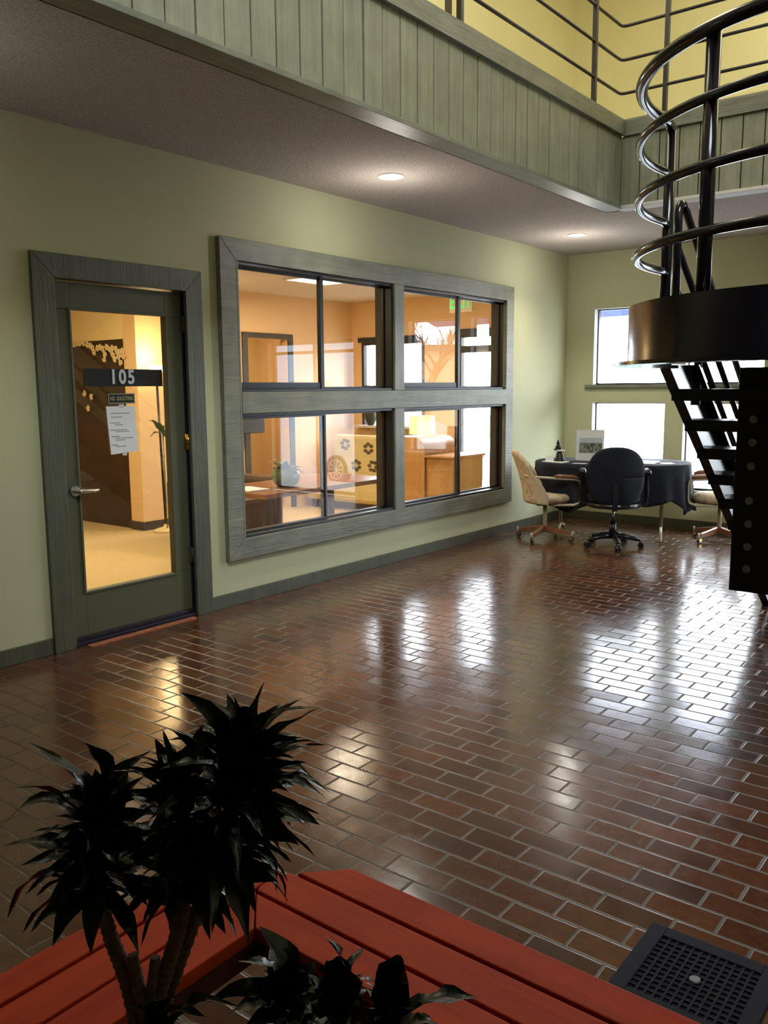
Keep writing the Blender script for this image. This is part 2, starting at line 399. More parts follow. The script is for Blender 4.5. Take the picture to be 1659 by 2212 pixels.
# upper storey
b = MB(); b.box(-.15, 0, -2.5, FARY+.15, CEIL+.02, ROOF)
struct(b.build('wall_upper_left', M['upper_wall']))
b = MB(); b.box(0, 8, FARY, FARY+.15, CEIL+.02, ROOF)
struct(b.build('wall_upper_far', M['upper_wall']))
b = MB(); wall_cells(b, lambda a, c, z, w: b.box(a, c, z, w, ROOF, ROOF+.15), -.15, 8.15, -2.65, FARY+.15, [(4.4, 6.8, -1.2, 2.0)])
struct(b.build('roof_ceiling', M['office_ceiling']), 'white upper ceiling with a skylight opening')
# gallery floor and its textured ceiling
b = MB(); b.box(0, 1.32, -2.5, FARY, CEIL, SLAB); b.box(1.32, 8, 6.90, FARY, CEIL, SLAB); b.box(1.32, 8, -2.5, 1.55, CEIL, SLAB)  # last slab is added out of view, to shade the bench
struct(b.build('ceiling', M['popcorn']), 'textured greyish ceiling under the gallery')

# parapet of upright rough boards, left run along y, far run along x
BX, PY = 1.447, 6.776
def parapet_left():
    b = MB()
    for k in range(60):
        y1 = PY - .154*k; y0 = max(y1-.154+.009, -2.5)
        if y1 < -2.4: break
        x = BX + random.uniform(-.002, .002); b.box(BX-.035, x, y0, y1, 2.895, 3.42)
    b.box(BX-.05, BX-.03, -2.5, PY, 2.88, 3.45)
    return b
t = struct(thing('parapet_left', (BX, 3, 2.87), 'gallery parapet faced in upright grey green rough boards, left run', None))
parapet_left().build('board_facing', M['plank'], t, bevel=.002)
b = MB(); b.box(1.31, BX+.008, -2.5, PY+.02, 2.868, 2.897); b.build('bottom_board', M['board_y'], t, bevel=.003)
b = MB(); b.prism([(1.26, -2.5, 3.417), (1.481, -2.5, 3.417), (1.481, -2.5, 3.53), (1.466, -2.5, 3.545), (1.26, -2.5, 3.545)], (0, 6.748+2.5, 0)); b.build('cap_board', M['board_y'], t)
b = MB(); b.box(1.28, BX-.06, -2.5, PY+.1, 2.88, 3.42); b.build('core', M['wall'], t)
t = struct(thing('parapet_far', (4.5, PY, 2.87), 'gallery parapet of upright boards above the corner with the table, far run', None))
b = MB()
for k in range(45):
    x0 = BX + .154*k; x1 = x0+.145
    if x1 > 8: break
    b.box(x0, x1, PY + random.uniform(-.002, .002), PY+.035, 2.895, 3.42)
b.box(BX, 8, PY+.03, PY+.05, 2.88, 3.45); b.build('board_facing', M['plank'], t, bevel=.002)
b = MB(); b.box(BX-.02, 8, PY-.008, PY+.13, 2.872, 2.897); b.build('bottom_board', M['white_trim'], t, bevel=.003)
b = MB(); b.prism([(1.466, 6.93, 3.417), (1.466, 6.748, 3.417), (1.466, 6.748, 3.53), (1.466, 6.763, 3.545), (1.466, 6.93, 3.545)], (6.53, 0, 0)); b.build('cap_board', M['board_x'], t)
b = MB(); b.box(BX-.05, 8, PY+.05, PY+.12, 2.88, 3.42); b.build('core', M['wall'], t)

# baseboards
b = MB(); b.box(0, .016, -2.5, 2.50, 0, .093); b.box(0, .016, 3.655, FARY, 0, .093)
struct(b.build('baseboard_left', M['casing'], bevel=.003))
b = MB(); b.box(.016, 2.9, FARY-.016, FARY, 0, .093); b.box(4.7, 8, FARY-.016, FARY, 0, .093)
struct(b.build('baseboard_far', M['casing'], bevel=.003))

# ------------------------------------------------------------------ office door (105)
d = struct(thing('door_1', (0, 3.1, 0), 'olive office door with a tall glass pane', None))
def frame_yz(mb, y0, y1, z0, z1, w, x0, x1, bottom=True, wb=None):     # mitred frame in a wall of constant x
    wb = w if wb is None else wb
    O = [(y0, z0), (y1, z0), (y1, z1), (y0, z1)]; I = [(y0+w, z0+wb), (y1-w, z0+wb), (y1-w, z1-w), (y0+w, z1-w)]
    if not bottom: I[0] = (y0+w, z0); I[1] = (y1-w, z0)
    for i in range(4):
        j = (i+1) % 4
        if i == 0 and not bottom: continue
        mb.prism([(x0, *O[i]), (x0, *O[j]), (x0, *I[j]), (x0, *I[i])], (x1-x0, 0, 0))
    return mb
frame_yz(MB(), 2.504, 3.651, 0, 2.20, .130, 0.0, .026, False).build('casing', M['casing'], d, bevel=.003)
b = MB(); b.box(-.15, 0, 2.634, 2.654, 0, 2.07); b.box(-.15, 0, 3.545, 3.565, 0, 2.07); b.box(-.15, 0, 2.634, 3.565, 2.07, 2.085)
b.build('jamb', M['door_paint'], d)
LX0, LX1 = -.075, -.028
b = MB(); wall_cells(b, lambda a, c, z, w: b.box(LX0, LX1, a, c, z, w), 2.658, 3.520, .045, 2.062, [(2.748, 3.396, .305, 1.912)])
b.build('door_leaf', M['door_paint'], d, bevel=.003)
b = MB(); b.box(LX0-.001, LX1+.002, 3.521, 3.544, .045, 2.062); b.build('hinge_gap', M['rubber'], d)
frame_yz(MB(), 2.736, 3.408, .293, 1.924, .014, LX1, LX1+.009).build('glazing_bead', M['door_paint'], d, bevel=.002)
MB().box(-.055, -.050, 2.748, 3.396, .305, 1.912).build('pane', M['glass'], d)
for z in (1.87, 1.136, .40):
    hb = MB().tube([(-.014, 3.528, z-.05), (-.014, 3.528, z+.05)], .008, 10); hb.box(-.026, -.022, 3.505, 3.528, z-.05, z+.05)
    o = hb.build('hinge', M['brass'] if z == 1.136 else M['jamb'], d)
    if z == 1.136: o['label'] = 'brass hinge'
hb = MB().tube([(-.03, 2.712, .90), (-.012, 2.712, .90)], [.034, .030], 20)
hb.tube([(-.012, 2.712, .90), (.024, 2.712, .90)], .012, 12)
hb.tube([(.024, 2.706, .90), (.028, 2.725, .90), (.026, 2.80, .897), (.022, 2.835, .895)], [.010, .011, .009, .008], 12)
hb.build('lever_handle', M['satin'], d)['label'] = 'satin chrome lever handle'
b = MB(); b.box(-.11, .010, 2.634, 3.565, 0, .022); b.box(-.075, -.012, 2.658, 3.53, .022, .046); b.build('threshold', M['rubber'], d, bevel=.003)
tag(MB().box(.03, .075, 2.70, 3.47, .001, .008).build('threshold_strip', M['orange_strip']), 'worn orange strip lying along the foot of the olive door', 'strip')
# signs on the glass
SX = -.0495
t = thing('number_sign', (SX, 3.08, 1.54), 'long black plate with white number 105 across the door glass', 'sign')
MB().box(SX, SX+.004, 2.826, 3.372, 1.488, 1.590).build('plate', M['sign_black'], t)
text_mb('105', .115, .001, lambda x, y, z: (SX+.006+z, 3.081+x, 1.540+y), .0035, .88, 1.22).build('lettering', M['sign_white'], t)
t = thing('no_soliciting_sign', (SX, 3.07, 1.415), 'small black plate reading no soliciting stuck on the door glass', 'sign')
MB().box(SX, SX+.003, 2.977, 3.163, 1.386, 1.447).build('plate', M['sign_black'], t)
frame_yz(MB(), 2.979, 3.161, 1.388, 1.445, .004, SX+.003, SX+.0038).build('border', M['sign_gold'], t)
text_mb('NO  SOLICITING', .034, .0005, lambda x, y, z: (SX+.0042+z, 3.070+x, 1.4165+y), .0005, .62).build('lettering', M['sign_gold'], t)
t = thing('paper_notice', (SX, 3.06, 1.2), 'white typed paper notice taped to the door glass', 'notice')
b = MB(); b.prism([(SX, 2.962, 1.372), (SX, 3.160, 1.372), (SX, 3.176, 1.10), (SX, 2.980, 1.088)], (.0012, 0, 0)); b.build('sheet', M['paper'], t)
b = MB(); yy = 1.33
for w0, w1, dz in ((.30, .86, .022), (.03+.27, .58, .034), (.28, .50, .012), (.42, .60, .030), (.26, .74, .010), (.44, .82, .028), (.28, .48, .011), (.40, .94, .011), (.44, .66, .028), (.27, .40, .010), (.42, .68, .01)):
    b.box(SX+.0012, SX+.0016, 2.95+.2*w0-.02, 2.95+.2*w1, yy-.0022, yy+.0022); yy -= dz
b.build('typed_lines', M['ink'], t)
MB().box(SX+.0012, SX+.0018, 3.05, 3.085, 1.362, 1.383).build('tape', M['white_trim'], t); MB().box(SX+.0012, SX+.0018, 3.06, 3.09, 1.078, 1.10).build('tape', M['white_trim'], t)

# ------------------------------------------------------------------ interior window bank
t = struct(thing('trim_1', (.02, 5.68, 1.38), 'grey green rough board surround of the office window bank', None))
b = frame_yz(MB(), 3.794, 7.582, .316, 2.439, .139, 0, .04, True, .139)
b.box(0, .04, 3.933, 3.95, .455, 2.30)
b.build('outer_board', M['board_y'], t, bevel=.004)
b = MB(); b.box(0, .039, 5.64, 5.77, .455, 1.302); b.box(0, .039, 5.64, 5.77, 1.447, 2.30); b.box(0, .038, 7.44, 7.58, .5, 2.25); b.build('upright_board', M['board_z'], t, bevel=.004)
b = MB(); b.box(0, .041, 3.952, 7.462, 1.302, 1.447); b.build('middle_board', M['board_y'], t, bevel=.004)
for n, (y0, y1, z0, z1) in WINS.items():
    mid = 4.835 if y0 < 5 else 6.70
    wdw = struct(thing('window_%d' % n, (0, (y0+y1)/2, z0), None, None))
    w = .020
    b = MB(); b.box(-.15, .020, y0, y0+w, z0, z1); b.box(-.15, .020, y0+w, y1-w, z1-w, z1); b.box(-.15, .020, y0+w, y1-w, z0, z0+w); b.box(-.06, .020, y1-w, y1, z0, z1)
    b.build('frame', M['black_metal'], wdw, bevel=.002)
    MB().box(-.15, -.06, y1-w, y1, z0, z1).build('far_jamb', M['jamb'], wdw)
    xs = -.050 if n < 3 else -.035
    b = frame_yz(MB(), y0+w, mid+.018, z0+w, z1-w, .020, xs-.012, xs+.012, True, .045 if n < 3 else .016)
    if n < 3: b.box(xs-.014, xs+.020, mid-.018, mid+.018, z0+w, z1-w)
    b.build('sash', M['black_metal'], wdw, bevel=.001)
    MB().box(xs-.003, xs+.003, y0+w+.018, mid, z0+w+.014, z1-w-.016).build('pane', M['glass'], wdw)
    b = frame_yz(MB(), mid, y1-w, z0+w, z1-w, .012, -.075, -.055, True, .012); b.build('fixed_frame', M['black_metal'], wdw)
    MB().box(-.068, -.062, mid+.01, y1-w-.008, z0+w+.008, z1-w-.008).build('pane', M['glass'], wdw)
    MB().box(-.20, -.151, y0-.02, y1+.02, z0-.012, z0+.008).build('inner_sill', M['white_trim'], wdw)

# ------------------------------------------------------------------ far wall windows
for n, (x0, x1, z0, z1) in FH.items():
    wdw = struct(thing('window_%d' % n, ((x0+x1)/2, FARY, z0), None, None)); w = .016 if n != 9 else .05
    b = MB(); Y0, Y1 = FARY+.085, FARY+.13
    b.box(x0, x0+w, Y0, Y1, z0, z1); b.box(x1-w, x1, Y0, Y1, z0, z1); b.box(x0+w, x1-w, Y0, Y1, z1-w, z1); b.box(x0+w, x1-w, Y0, Y1, z0, z0+w)
    if n == 9: b.box(3.76, 3.80, Y0, Y1, w, z1-w); b.box(x0+w, x1-w, Y0, Y1, 1.95, 1.99)
    b.build('frame', M['black_metal'], wdw)
    MB().box(x0+w, x1-w, Y0+.02, Y0+.026, z0+w, z1-w).build('pane', M['glass'], wdw)
    if n in (6, 8):
        MB().box(x0-.08, x1+.08, FARY-.035, FARY+.085, z0-.034, z0).build('sill', M['board_x'], wdw, bevel=.003)
    elif n in (5, 7):
        MB().box(x0-.04, x1+.04, FARY-.02, FARY+.085, z0-.034, z0).build('sill', M['board_x'], wdw, bevel=.003)
    if n != 9:
        b = MB(); b.box(x0, x0+.005, FARY-.002, FARY+.084, z0, z1); b.box(x1-.005, x1, FARY-.002, FARY+.084, z0, z1); b.box(x0+.005, x1-.005, FARY-.002, FARY+.084, z1-.005, z1)
        b.build('reveal', M['white_trim'], wdw)

# ------------------------------------------------------------------ downlights
def downlight(x, y, label, power):
    t = thing('recessed_downlight', (x, y, CEIL), label, 'ceiling light', 'recessed downlights under the gallery')
    b = MB(); b.lathe((x, y, CEIL), [(.062, 0), (.062, -.004), (.088, -.006), (.092, -.002), (.092, 0)], 32, capb=False, capt=False); b.build('trim_ring', M['white_trim'], t)
    MB().lathe((x, y, CEIL), [(.0001, -.010), (.035, -.0095), (.0615, -.003)], 28, capb=False, capt=False).build('lens', M['down_light'], t)
    l = bpy.data.lights.new('downlight_lamp', 'SPOT'); l.energy = power; l.spot_size = math.radians(116); l.spot_blend = .8; l.color = (1, .88, .58); l.shadow_soft_size = .05
    o = bpy.data.objects.new('downlight_lamp', l); COL.objects.link(o); o.location = (x, y, CEIL-.03)
    l2 = bpy.data.lights.new('downlight_glow', 'POINT'); l2.energy = power*.15; l2.color = (1, .95, .85); l2.shadow_soft_size = .03  # extra point light below the lens, added to brighten the ceiling
    o2 = bpy.data.objects.new('downlight_glow', l2); COL.objects.link(o2); o2.location = (x, y, CEIL-.34)
downlight(.668, 4.78, 'lit round recessed ceiling light above the left pair of office windows', 85)
downlight(.640, 7.68, 'lit round recessed ceiling light near the far corner above the table', 85)
downlight(.660, 1.55, 'recessed ceiling light at the near end of the gallery ceiling', 32)

# ------------------------------------------------------------------ gallery guard rail
XR, YR = 1.40, 6.83
t = thing('guard_rail', (XR, YR, 3.545), 'brown painted metal guard rail standing on the gallery parapet cap', 'railing')
for z in (3.76, 4.01, 4.26, 4.51):
    r = .012 if z < 4.4 else .02
    b = MB(); b.tube([(XR, -2.4, z), (XR, YR-.06, z), (XR+.006, YR-.02, z), (XR+.025, YR-.004, z), (XR+.06, YR, z), (4.0, YR, z)], r, 10); b.build('rail', M['rail_brown'], t)
for y in (6.335, 4.50, 2.66, .82, -1.0):
    MB().tube([(XR, y, 3.545), (XR, y, 4.51)], .017, square=True).build('post', M['rail_brown'], t, bevel=.003)
for x in (1.76, 3.75):
    MB().tube([(x, YR, 3.545), (x, YR, 4.51)], .017, square=True).build('post', M['rail_brown'], t, bevel=.003)
d = struct(thing('door_2', (0, 6.0, SLAB), 'dark framed upstairs door', None))
b = MB(); b.box(0, .03, 5.1, 5.2, SLAB, 5.35); b.box(0, .03, 6.38, 6.47, SLAB, 5.35); b.box(0, .03, 5.2, 6.38, 5.25, 5.35); b.build('frame', M['jamb'], d)
MB().box(0, .02, 5.2, 6.38, SLAB, 5.25).build('leaf', M['upper_wall'], d)

# ------------------------------------------------------------------ steel staircase
ST = thing('steel_staircase', (3.3, 5.0, 0), 'dark steel staircase with open treads and rounded landing at the right edge', 'staircase')
LC = Vector((3.75, 3.70, 0)); LR = .865; LZ0, LZ1 = 1.56, 1.775
def ring(z, a0, a1, n=60, r=LR): return [LC + Vector((r*math.cos(math.radians(a0+(a1-a0)*i/n)), r*math.sin(math.radians(a0+(a1-a0)*i/n)), z)) for i in range(n+1)]
A0, A1 = 164, 376
out = ring(0, A0, A1); inn = ring(0, A0, A1, r=LR-.012)
b = MB()
def sheet(b, out, inn, z0, z1):
    n = len(out); vs = [(*p.xy, z) for p in out for z in (z0, z1)] + [(*p.xy, z) for p in inn for z in (z0, z1)]
    for i in range(n-1):
        o = 2*i; q = 2*n+2*i
        b.add([vs[k] for k in (o, o+2, o+3, o+1, q, q+2, q+3, q+1)], [(0, 1, 2, 3), (4, 7, 6, 5), (3, 2, 6, 7), (0, 4, 5, 1)], 0, False)
        for kk in range(4): b.sm[-1-kk] = True
n_seg = 60
prof = [(LR-.012, LZ0), (LR, LZ0), (LR, LZ1), (LR-.012, LZ1)]
def sweep(b, prof, a0, a1, n):
    vs = []; m_ = len(prof)
    for i in range(n+1):
        a = math.radians(a0+(a1-a0)*i/n)
        for (r, z) in prof: vs.append(LC+Vector((r*math.cos(a), r*math.sin(a), z)))
    fs = [(i*m_+j, (i+1)*m_+j, (i+1)*m_+(j+1) % m_, i*m_+(j+1) % m_) for i in range(n) for j in range(m_)]
    b.add(vs, fs, 0, True); o = len(b.v)-len(vs)
    b.f.append(tuple(o+j for j in range(m_))); b.mi.append(0); b.sm.append(False)
    b.f.append(tuple(o+n*m_+j for j in range(m_))); b.mi.append(0); b.sm.append(False)
def sharp(o):
    md = o.modifiers.new('split', 'EDGE_SPLIT'); md.split_angle = math.radians(40); return o
b = MB(); sweep(b, prof, A0, A1, 80); sharp(b.build('landing_skirt', M['steel'], ST))
b = MB(); sweep(b, [(LR-.05, LZ0-.014), (LR+.052, LZ0-.014), (LR+.052, LZ0), (LR-.05, LZ0)], A0, A1, 80); sharp(b.build('bottom_flange', M['steel'], ST))
pl = [LC+Vector(((LR-.012)*math.cos(math.radians(a)), (LR-.012)*math.sin(math.radians(a)), LZ1-.03)) for a in range(A0, A1+1, 4)]
pl += [Vector((LC.x+.83, 4.35, LZ1-.03)), Vector((2.92, 4.0, LZ1-.03))]
b = MB(); b.prism(pl, (0, 0, .012)); b.build('landing_plate', M['steel'], ST)
# rounded guard rails and posts
for z, r in ((1.97, .017), (2.18, .017), (2.39, .017), (2.60, .023)):
    MB().tube([Vector((2.890, 3.930, z))]+ring(z, A0+9, A1-2, 72, LR-.022), r, 14).build('ring_rail', M['rail'], ST)
for a in (A0+1.5, 243, 300, 360):
    ri = LR-.037; p = LC + Vector((ri*math.cos(math.radians(a)), ri*math.sin(math.radians(a)), 0))
    if a < 170: p = Vector((2.888, 3.935, 0))
    top = 2.585
    MB().tube([(p.x, p.y, LZ0+.02), (p.x, p.y, top)], .024, 16).build('guard_post', M['rail'], ST)
# lower flight: stringers z + .75 y = c
def sz(y, c): return c-.75*y
SXL, SXR, YF = 2.875, 3.70, 6.02
b = MB()
for x0, s_ in ((SXL, 1), (SXR, -1)):
    b = MB(); yb = lambda z, c: (c-z)/.75
    c0, c1 = 4.50, 4.83
    outl = [(x0, yb(0, c0), 0), (x0, yb(0, c1), 0), (x0, yb(1.57, c1), 1.57), (x0, yb(1.57, c0), 1.57)]
    b.prism(outl, (.006*s_, 0, 0))
    for ca, cb in ((c0, c0+.012), (c1-.012, c1)):
        b.prism([(x0, yb(0, ca), 0), (x0, yb(0, cb), 0), (x0, yb(1.57, cb), 1.57), (x0, yb(1.57, ca), 1.57)], (.05*s_, 0, 0))
    b.build('stringer', M['steel'], ST)
for k in range(9):
    zt = 1.452-.1525*k; yr = (4.50-zt)/.75+.015
    b = MB(); b.box(SXL+.01, SXR-.01, yr, yr+.235, zt-.006, zt); b.box(SXL+.01, SXR-.01, yr, yr+.01, zt-.055, zt-.006); b.box(SXL+.01, SXR-.01, yr+.225, yr+.235, zt-.045, zt-.006)
    o = b.build('tread', M['steel_tread'], ST)
    for q in (.05, .17): MB().box(SXL+.007, SXL+.04, yr+q, yr+q+.02, zt-.036, zt-.006).build('bracket', M['steel_panel'], o)
RX = SXL+.01
def railpts(c, y0, y1): return [(RX, y0, sz(y0, c)), (RX, y1, sz(y1, c))]
# hand rail with a looped top end and its mid rails
hp = [(RX, 4.085, 1.58), (RX, 4.075, 2.22)] + [(RX, 4.117-.042*math.cos(math.radians(a)), 2.235+.07*math.sin(math.radians(a))) for a in range(15, 150, 15)]
hp += [(RX, 4.17, sz(4.17, 5.41)), (RX, 6.35, sz(6.35, 5.41)), (RX, 6.38, sz(6.38, 5.41)-.04), (RX, 6.36, .45)]
MB().tube(hp, .019, 12).build('hand_rail', M['rail'], ST)
for c in (5.17, 4.98): MB().tube(railpts(c, 4.08, 6.25), .016, 10).build('sloping_rail', M['rail'], ST)
for y in (4.44, 5.9):
    MB().tube([(RX, y, sz(y, 4.7)), (RX, y, sz(y, 5.41))], .02, 12).build('stair_post', M['rail'], ST)
RX2 = SXR-.01
MB().tube([(RX2, 4.5, sz(4.5, 5.41)), (RX2, 6.2, sz(6.2, 5.41))], .019, 12).build('hand_rail', M['rail'], ST)
for y in (4.6, 6.1): MB().tube([(RX2, y, sz(y, 4.7)), (RX2, y, sz(y, 5.41))], .02, 12).build('stair_post', M['rail'], ST)
# hanging panel with two rows of bolt heads
PYY = 4.10
b = MB(); b.box(3.186, 4.30, PYY, PYY+.05, .512, 1.548); b.build('bolted_panel', M['steel_panel'], ST, bevel=.003)
for (u, v) in ((1631, 856), (1628, 906), (1626, 956), (1623, 1007), (1619, 1082), (1617, 1132), (1615, 1181), (1613, 1229)):
    q = CF + (u-829.5)/FPX*CR - (v-1106)/FPX*CU; p = CAM + q*((PYY-CAM.y)/q.y)
    MB().tube([(p.x, PYY, p.z), (p.x, PYY-.008, p.z)], .018, 14).build('bolt_head', M['bolt'], ST)
    MB().tube([(p.x+.80, PYY, p.z), (p.x+.80, PYY-.008, p.z)], .018, 14).build('bolt_head', M['bolt'], ST)
# upper flight to the gallery
UX0, UX1 = 3.82, 4.60
for x0, s_ in ((UX0, 1), (UX1, -1)):
    b = MB(); b.prism([(x0, 4.30, 1.56), (x0, 4.72, 1.56), (x0, 6.776, 2.98), (x0, 6.776, 3.22)], (.008*s_, 0, 0)); b.build('stringer', M['steel'], ST)
for k in range(8):
    zt = 1.95+.158*k; y0 = 4.50+.26*k
    MB().box(UX0+.01, UX1-.01, y0, y0+.25, zt-.02, zt).build('tread', M['steel'], ST)
for x in (UX0, UX1):
    MB().tube([(x, 4.45, 1.77), (x, 4.45, 2.62), (x, 6.70, 4.05), (x, 6.70, 3.2)], .019, 12).build('hand_rail', M['rail'], ST)

# ------------------------------------------------------------------ red slatted bench round the planter well
BZ = .42
BN = thing('corner_bench', (3.1, 1.1, 0), 'red stained slatted bench turning a corner round the planter well', 'bench')
X_L = [2.912, 2.987, 2.995, 3.083, 3.091, 3.181]     # left arm boards across x
Y_R = [1.055, 1.135, 1.146, 1.236, 1.244, 1.330]     # right arm boards across y
TH = .030
def mit(x): return 4.236-x                           # mitre line x + y = 4.236
def slab(pts, name, mat):
    b = MB(); b.prism([(x, y, BZ-TH) for x, y in pts], (0, 0, TH)); return b.build(name, mat, BN, bevel=.003)
ch = 1.868                                            # chamfer line x - y = 1.868
XE, YE = 6.2, -1.6
slab([(3.099, 1.135+.002), (3.181+.001, 1.055), (XE, 1.055), (XE, 1.135)], 'slat', M['bench'])
slab([(3.092, 1.146), (XE, 1.146), (XE, 1.236), (ch+1.236, 1.236), (ch+1.216, 1.216), (3.085, 1.16)], 'slat', M['bench'])
slab([(ch+1.246, 1.246), (XE, 1.246), (XE, 1.330), (ch+1.330, 1.330)], 'slat', M['bench'])
slab([(3.091, 1.145-.002), (3.091, YE), (3.181, YE), (3.181, 1.052)], 'slat', M['bench_y'])
slab([(3.083, 1.155), (3.083, YE), (2.996, YE), (2.996, ch*0+1.128), (3.080, ch*0+1.212)], 'slat', M['bench_y'])
slab([(2.986, 1.118), (2.986, YE), (2.912, YE), (2.912, 1.044)], 'slat', M['bench_y'])
b = MB(); b.box(3.155, 3.179, YE, 1.055, BZ-TH-.045, BZ-TH-.001); b.build('apron', M['bench_dark'], BN)
b = MB(); b.box(3.181, XE, 1.057, 1.081, BZ-TH-.045, BZ-TH-.001); b.build('apron', M['bench_dark'], BN)
b = MB(); b.box(2.95, 2.974, YE, 1.04, BZ-TH-.045, BZ-TH-.001); b.build('apron', M['bench_dark'], BN)
b = MB(); b.box(3.20, XE, 1.27, 1.294, BZ-TH-.045, BZ-TH-.001); b.build('apron', M['bench_dark'], BN)
for (x, y) in ((3.00, .80), (3.12, .80), (3.30, 1.12), (3.30, 1.24), (4.9, 1.12), (4.9, 1.24), (3.0, -1.0), (3.12, -1.0)):
    MB().box(x-.02, x+.02, y-.02, y+.02, 0, BZ-TH-.001).build('leg', M['bench_dark'], BN, bevel=.002)
b = MB(); b.prism([(3.06, 1.15, BZ-TH-.04), (3.095, 1.185, BZ-TH-.04), (3.20, 1.08, BZ-TH-.04), (3.165, 1.045, BZ-TH-.04)], (0, 0, .0395)); b.build('mitre_backing', M['bench_dark'], BN)  # dark block added under the mitre so the seam reads dark
MB().box(2.975, 3.155, .785, .815, BZ-TH-.04, BZ-TH-.001).build('cross_bar', M['bench_dark'], BN)
MB().box(3.285, 3.315, 1.081, 1.27, BZ-TH-.04, BZ-TH-.001).build('cross_bar', M['bench_dark'], BN)

# ------------------------------------------------------------------ plants
def leaf(b, base, tip, width, sag=.25, roll=0., rnd=random, n=9):
    base = Vector(base); tip = Vector(tip); ax = tip-base; L = ax.length
    up = Vector((0, 0, 1))
    side = ax.cross(up)
    if side.length < 1e-4: side = Vector((1, 0, 0))
    side.normalize(); nrm = side.cross(ax).normalized()
    if nrm.z < 0: nrm = -nrm
    side = (Matrix.Rotation(roll, 3, ax.normalized()) @ side); nr2 = (Matrix.Rotation(roll, 3, ax.normalized()) @ nrm)
    vs = []; ph = rnd.uniform(0, 6); tw = rnd.uniform(-.5, .5); curl = rnd.uniform(-.25, .6)
    for i in range(n+1):
        t = i/n
        c = base.lerp(tip, t) + nrm*(math.sin(PI*t)*sag*L) - nrm*(max(0, t-.75)*curl*L)
        w = width*.5*(math.sin(PI*min(1, (t**.85)*.88+.12))**.9)*(1 if t < .99 else .02)
        w *= (1+.13*math.sin(9*t+ph))
        rot = Matrix.Rotation(tw*t, 3, ax.normalized()); s_ = rot @ side; nn = rot @ nr2
        wav = .30*w*math.sin(13*t+ph)
        vs += [c+s_*w+nn*(.28*w+wav), c+s_*w*.5+nn*.06*w, c, c-s_*w*.5+nn*.06*w, c-s_*w+nn*(.28*w-wav)]
    fs = [(i*5+j, (i+1)*5+j, (i+1)*5+j+1, i*5+j+1) for i in range(n) for j in range(4)]
    b.add(vs, fs, 0, True)
def stem(pts, r0, r1):
    b = MB(); P3 = [Vector(p) for p in pts]; out = []; rr = []
    N = 120; seg = len(P3)-1
    for i in range(N+1):
        t = i/N*seg; k = min(int(t), seg-1); f = t-k
        p0 = P3[max(k-1, 0)]; p1 = P3[k]; p2 = P3[k+1]; p3 = P3[min(k+2, seg)]
        q = .5*((2*p1)+(p2-p0)*f+(2*p0-5*p1+4*p2-p3)*f*f+(3*p1-p0-3*p2+p3)*f**3)
        out.append(q); rr.append((r0+(r1-r0)*i/N)*(1.07 if i % 4 < 2 else .95))
    return b.tube(out, rr, 12)
def crown(axis0, axis1, d, tips, fill, rad, seed, wid=.033):
    rn = random.Random(seed); b = MB(); a0 = P(*axis0, d); a1 = P(*axis1, d)
    for (u, v, w) in tips:
        tp = P(u, v, d+rn.uniform(-.05, .05))
        t = max(0, min(1, (tp-a0).dot(a1-a0)/(a1-a0).length_squared))
        t = .15+.75*t; bs = a0.lerp(a1, t)
        L = (tp-bs).length
        leaf(b, bs, tp, wid*w, rn.uniform(.06, .22), rn.uniform(-.5, .5), rn)
    ax = (a1-a0).normalized(); e1 = ax.cross(Vector((1, 0, .3))).normalized(); e2 = ax.cross(e1)
    for i in range(fill):
        t = (i+.5)/fill; bs = a0.lerp(a1, t); ang = i*2.399+rn.uniform(-.2, .2)
        el = -.35+1.45*t+rn.uniform(-.15, .15)
        dr = (e1*math.cos(ang)+e2*math.sin(ang))*math.cos(el)+ax*math.sin(el)
        L = rad*rn.uniform(.75, 1.05)
        tp = bs+dr*L+Vector((0, 0, -.10*L))
        leaf(b, bs, tp, wid*rn.uniform(.8, 1.2), rn.uniform(.05, .2), rn.uniform(-.6, .6), rn)
    return b
PL = thing('dragon_plant', P(305, 2240, 1.24), 'tall dark green potted plant with two leafy crowns on ringed stems', 'plant')
D1 = 1.25
stem([P(305, 2245, D1), P(275, 2120, D1), P(235, 2010, D1), P(212, 1900, D1), P(228, 1780, D1)], .0125, .0085).build('stem', M['stem'], PL)
stem([P(318, 2245, D1), P(345, 2140, D1), P(385, 2010, D1), P(398, 1900, D1), P(385, 1780, D1)], .0125, .010).build('stem', M['stem'], PL)
stem([P(330, 2245, D1+.02), P(368, 2130, D1+.02), P(425, 1970, D1+.02), P(475, 1820, D1+.02), P(520, 1690, D1+.02)], .0125, .009).build('stem', M['stem'], PL)
stem([P(320, 2210, D1-.01), P(300, 2130, D1-.01), P(285, 2062, D1-.01)], .010, .008).build('cut_stub', M['stem'], PL)
stem([P(318, 2200, D1-.01), P(330, 2120, D1-.01), P(336, 2068, D1-.01)], .009, .007).build('cut_stub', M['stem'], PL)
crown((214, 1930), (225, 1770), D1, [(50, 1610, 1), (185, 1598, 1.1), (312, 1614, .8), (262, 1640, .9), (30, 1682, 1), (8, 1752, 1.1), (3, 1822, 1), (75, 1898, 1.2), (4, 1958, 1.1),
      (42, 2006, .6), (122, 2052, 1.2), (300, 1948, .7), (322, 1842, 1.1), (205, 1998, .6), (262, 1790, 1), (130, 1700, 1.1), (160, 1780, 1.1), (290, 1720, 1.2), (110, 1820, 1.3), (230, 1660, 1.3)], 56, .115, 3).build('foliage', M['leaf'], PL)
